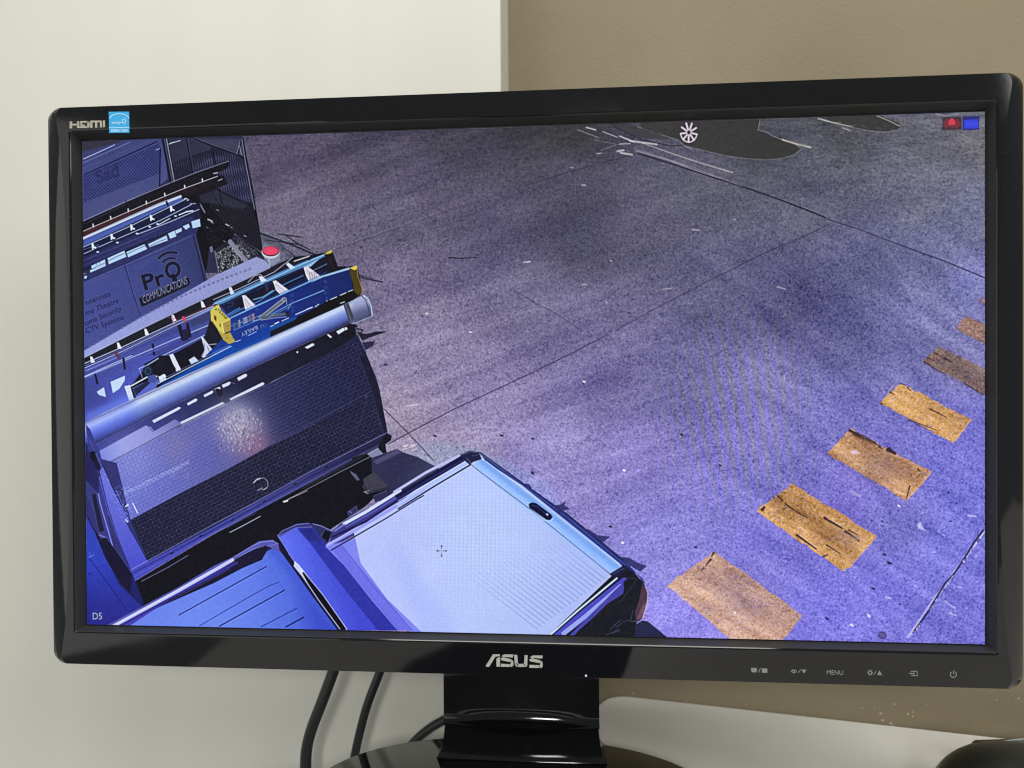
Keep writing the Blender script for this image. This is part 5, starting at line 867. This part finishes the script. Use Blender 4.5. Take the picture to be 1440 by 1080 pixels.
p0 = at(889, 981, Z=-.26); p1 = at(1400, 1038, Z=-.26); d = (p1 - p0).normalized(); nrm = Vector((-d.y, d.x, 0))
L0 = p0 - d * .22; L1 = p0 + d * 1.4
V, Fc = box_pts([(L0.x, L0.y), (L1.x, L1.y), (L1.x + nrm.x * .1, L1.y + nrm.y * .1), (L0.x + nrm.x * .1, L0.y + nrm.y * .1)], -1.0, 1.3)
tw = tag(obj('tan_wall', V, Fc, tan, smooth=False), 'tan textured painted wall behind the right half of the monitor', kind='structure')
# dried paint flecks low on the tan wall
fl = bmesh.new(); r_ = random.Random(3)
spots = [(944, 982), (890, 975), (935, 978), (965, 985), (1040, 980), (1075, 990), (1130, 1006), (1166, 981), (1205, 1018), (1230, 996), (1238, 1003), (1241, 1013), (1252, 1017), (1255, 1021), (1267, 1023), (1283, 1007), (1283, 1001), (1277, 1004), (1303, 990), (1334, 994), (1401, 984), (1432, 982), (1210, 1004), (1212, 996), (1050, 990), (1100, 995), (1088, 985), (1258, 990)]
for (x, y) in spots:
    dd = CAM_R @ np.array([(x - 720) / F_PX, 1.0, (540 - y) / F_PX]); t_ = ((p0.x - CAM_P[0]) * nrm.x + (p0.y - CAM_P[1]) * nrm.y) / (dd[0] * nrm.x + dd[1] * nrm.y)
    c_ = Vector((CAM_P + dd * t_).tolist()) - nrm * .0003; rad_ = r_.uniform(.0003, .0008) * (1.3 if x > 1230 else 1.0)
    vs = [fl.verts.new(c_ + d * rad_ * math.cos(k * math.pi / 4) * r_.uniform(.7, 1.2) + Vector((0, 0, rad_ * math.sin(k * math.pi / 4) * r_.uniform(.7, 1.2)))) for k in range(8)]; top_ = fl.verts.new(c_ - nrm * .0004)
    for k in range(8): fl.faces.new((vs[k], vs[(k + 1) % 8], top_))
fm = mat('paint_fleck', (0.40, 0.36, 0.27), 0.7); fo = from_bm('paint_fleck', fl, fm, tw); fo['kind'] = 'stuff'
ex = -.0172
V, Fc = box_pts([(ex, .126), (ex, L0.y + .09), (-1.6, .12), (-1.6, .02), (-.5, .098)], -1.0, 1.3)
w = obj('cream_wall', V, Fc, cream, smooth=False); tag(w, 'cream painted wall behind the left half of the monitor', kind='structure')
bv = w.modifiers.new('bevel', 'BEVEL'); bv.width = .0015; bv.segments = 3
# desk top with a rounded, cut-away rear corner where the cables drop
pc = p0 - d * .004; q1 = at(843, 992, Z=-.26); q2 = at(620, 1052, Z=-.26); q3 = at(470, 1098, Z=-.26)
P = [(L1.x, L1.y - .001), (p0.x + .0, p0.y - .0005)]
for k in range(1, 8):
    t = k / 8; a = p0 * (1 - t) ** 2 + (p0 - d * .02) * 2 * t * (1 - t) + q1 * t * t; P.append((a.x, a.y - .0005))
P += [(q1.x, q1.y), (q2.x, q2.y), (q3.x, q3.y), (-.30, -.02), (-.315, -.30), (-.33, -.62), (1.5, -.62), (1.5, L1.y)]
V, Fc = box_pts(P, -.285, -.2588)
dk = obj('desk', V, Fc, desk_m, smooth=False); tag(dk, 'white laminate desk top the monitor stands on, its rear corner cut away', 'desk')
bv = dk.modifiers.new('bevel', 'BEVEL'); bv.width = .0015; bv.segments = 2

# --- cables -------------------------------------------------------
def cable(name, pix, Y0, Y1, rad, label):
    pts = []
    for i, (x, y) in enumerate(pix): t = i / (len(pix) - 1); pts.append(at(x, y, Y=Y0 + (Y1 - Y0) * t))
    tag(tube(name, pts, rad, rubber), label, 'cable')
cable('cable', [(482, 880), (476, 920), (468, 946), (454, 984), (438, 1026), (431, 1056), (430, 1090), (432, 1130)], .060, .088, .0040, 'thick black cable hanging below the monitor, leftmost and nearest of the three cables')
cable('cable', [(552, 880), (543, 918), (535, 943), (517, 990), (506, 1030), (499, 1062), (492, 1100), (488, 1140)], .068, .094, .0031, 'black cable hanging behind the left part of the round stand base, second from left')
cable('cable', [(690, 992), (660, 998), (628, 1011), (602, 1026), (582, 1044), (568, 1064), (560, 1090)], .105, .100, .0033, 'dark grey cable curving out from behind the monitor neck down to the base')

# --- devices in the lower right corner ---------------------------
dm = mat('dark_plastic', (0.012, 0.014, 0.014), 0.28, 0.5); add_dust(dm, 700, .12, .03, (.3, .3, .28))
dv = empty('desk_device', (0.30, 0.02, -.2588), 'flat black box with silver trim, behind the domed device on the desk', 'device')
DL = Vector((0.30, 0.02, -.2588))
a0 = at(1360, 1057, Z=-.248); 
# box: rounded front-left edge, grey top, thin silver line
fp = [(.299, .087), (.301, .083), (.306, .080), (.40, .044), (.46, .050), (.46, .112), (.36, .0985), (.304, .0915)]
bm = bmesh.new(); lo_ = [bm.verts.new((x - DL.x, y - DL.y, 0)) for x, y in fp]; hi_ = [bm.verts.new((x - DL.x, y - DL.y, .0155)) for x, y in fp]
bm.faces.new(lo_[::-1]); bm.faces.new(hi_)
for i in range(len(fp)): j = (i + 1) % len(fp); bm.faces.new((lo_[i], lo_[j], hi_[j], hi_[i]))
cs_ = from_bm('case', bm, dm, dv, 40); bv = cs_.modifiers.new('bevel', 'BEVEL'); bv.width = .0035; bv.segments = 4; bv.limit_method = 'ANGLE'; bv.angle_limit = math.radians(50)
topm = mat('grey_top', (0.09, 0.10, 0.11), 0.35, 0.5); add_bump(topm, 900, .1, .0003)
V = [(.3085, .0832), (.3170, .0790), (.400, .0485), (.452, .053), (.452, .108), (.335, .0915)]
obj('top_panel', [Vector((x, y, -.2432)) - DL for x, y in V], [tuple(range(6))], topm, dv, smooth=False)
chrome = mat('chrome_trim', (0.6, 0.6, 0.6), 0.2, 0.5, metal=.9)
for pts_ in ([(.3085, .0832, -.2431), (.335, .0915, -.2431), (.39, .1, -.2431), (.452, .108, -.2431)], [(.3085, .0832, -.2431), (.3170, .0790, -.2431), (.34, .0705, -.2431), (.400, .0485, -.2431)]):
    o_ = tube('trim', pts_, .0005, chrome, 8, 4); o_.parent = dv; o_.data.transform(Matrix.Translation(-DL))
# dome
bm = bmesh.new(); bmesh.ops.create_uvsphere(bm, u_segments=48, v_segments=24, radius=1.0)
for v in bm.verts:
    v.co.x = math.copysign(abs(v.co.x) ** .9, v.co.x) * .050; v.co.y *= .045; v.co.z = max(v.co.z, -.02) * .045
dome = from_bm('domed_device', bm, dm, None, 40); dome.location = (.292, .018, -.2585)
tag(dome, 'smooth black domed device on the desk, cut off by the lower right corner', 'device')

# stand-in mat added out of view so the lower bezel mirrors a dark patch
matt = mat('dark_cloth', (0.012, 0.013, 0.022), 0.9, 0.2); add_bump(matt, 900, .3, .0005)
pm = [(-.135, -.21), (-.05, -.34), (.06, -.36), (.10, -.33), (.075, -.21), (.05, -.16), (-.08, -.15)]
ol = [(p[0], p[1]) for p in pm]; sm = []
for i in range(len(ol)):
    a_, b_ = Vector(ol[i]), Vector(ol[(i + 1) % len(ol)]); sm += [a_.lerp(b_, .25), a_.lerp(b_, .75)]
V, Fc = box_pts([tuple(v) for v in sm], -.2586, -.2566)
mo = obj('stand_in_mat', V, Fc, matt, smooth=False); tag(mo, 'dark stand-in mat added out of view, only to be mirrored in the lower bezel', 'mat')
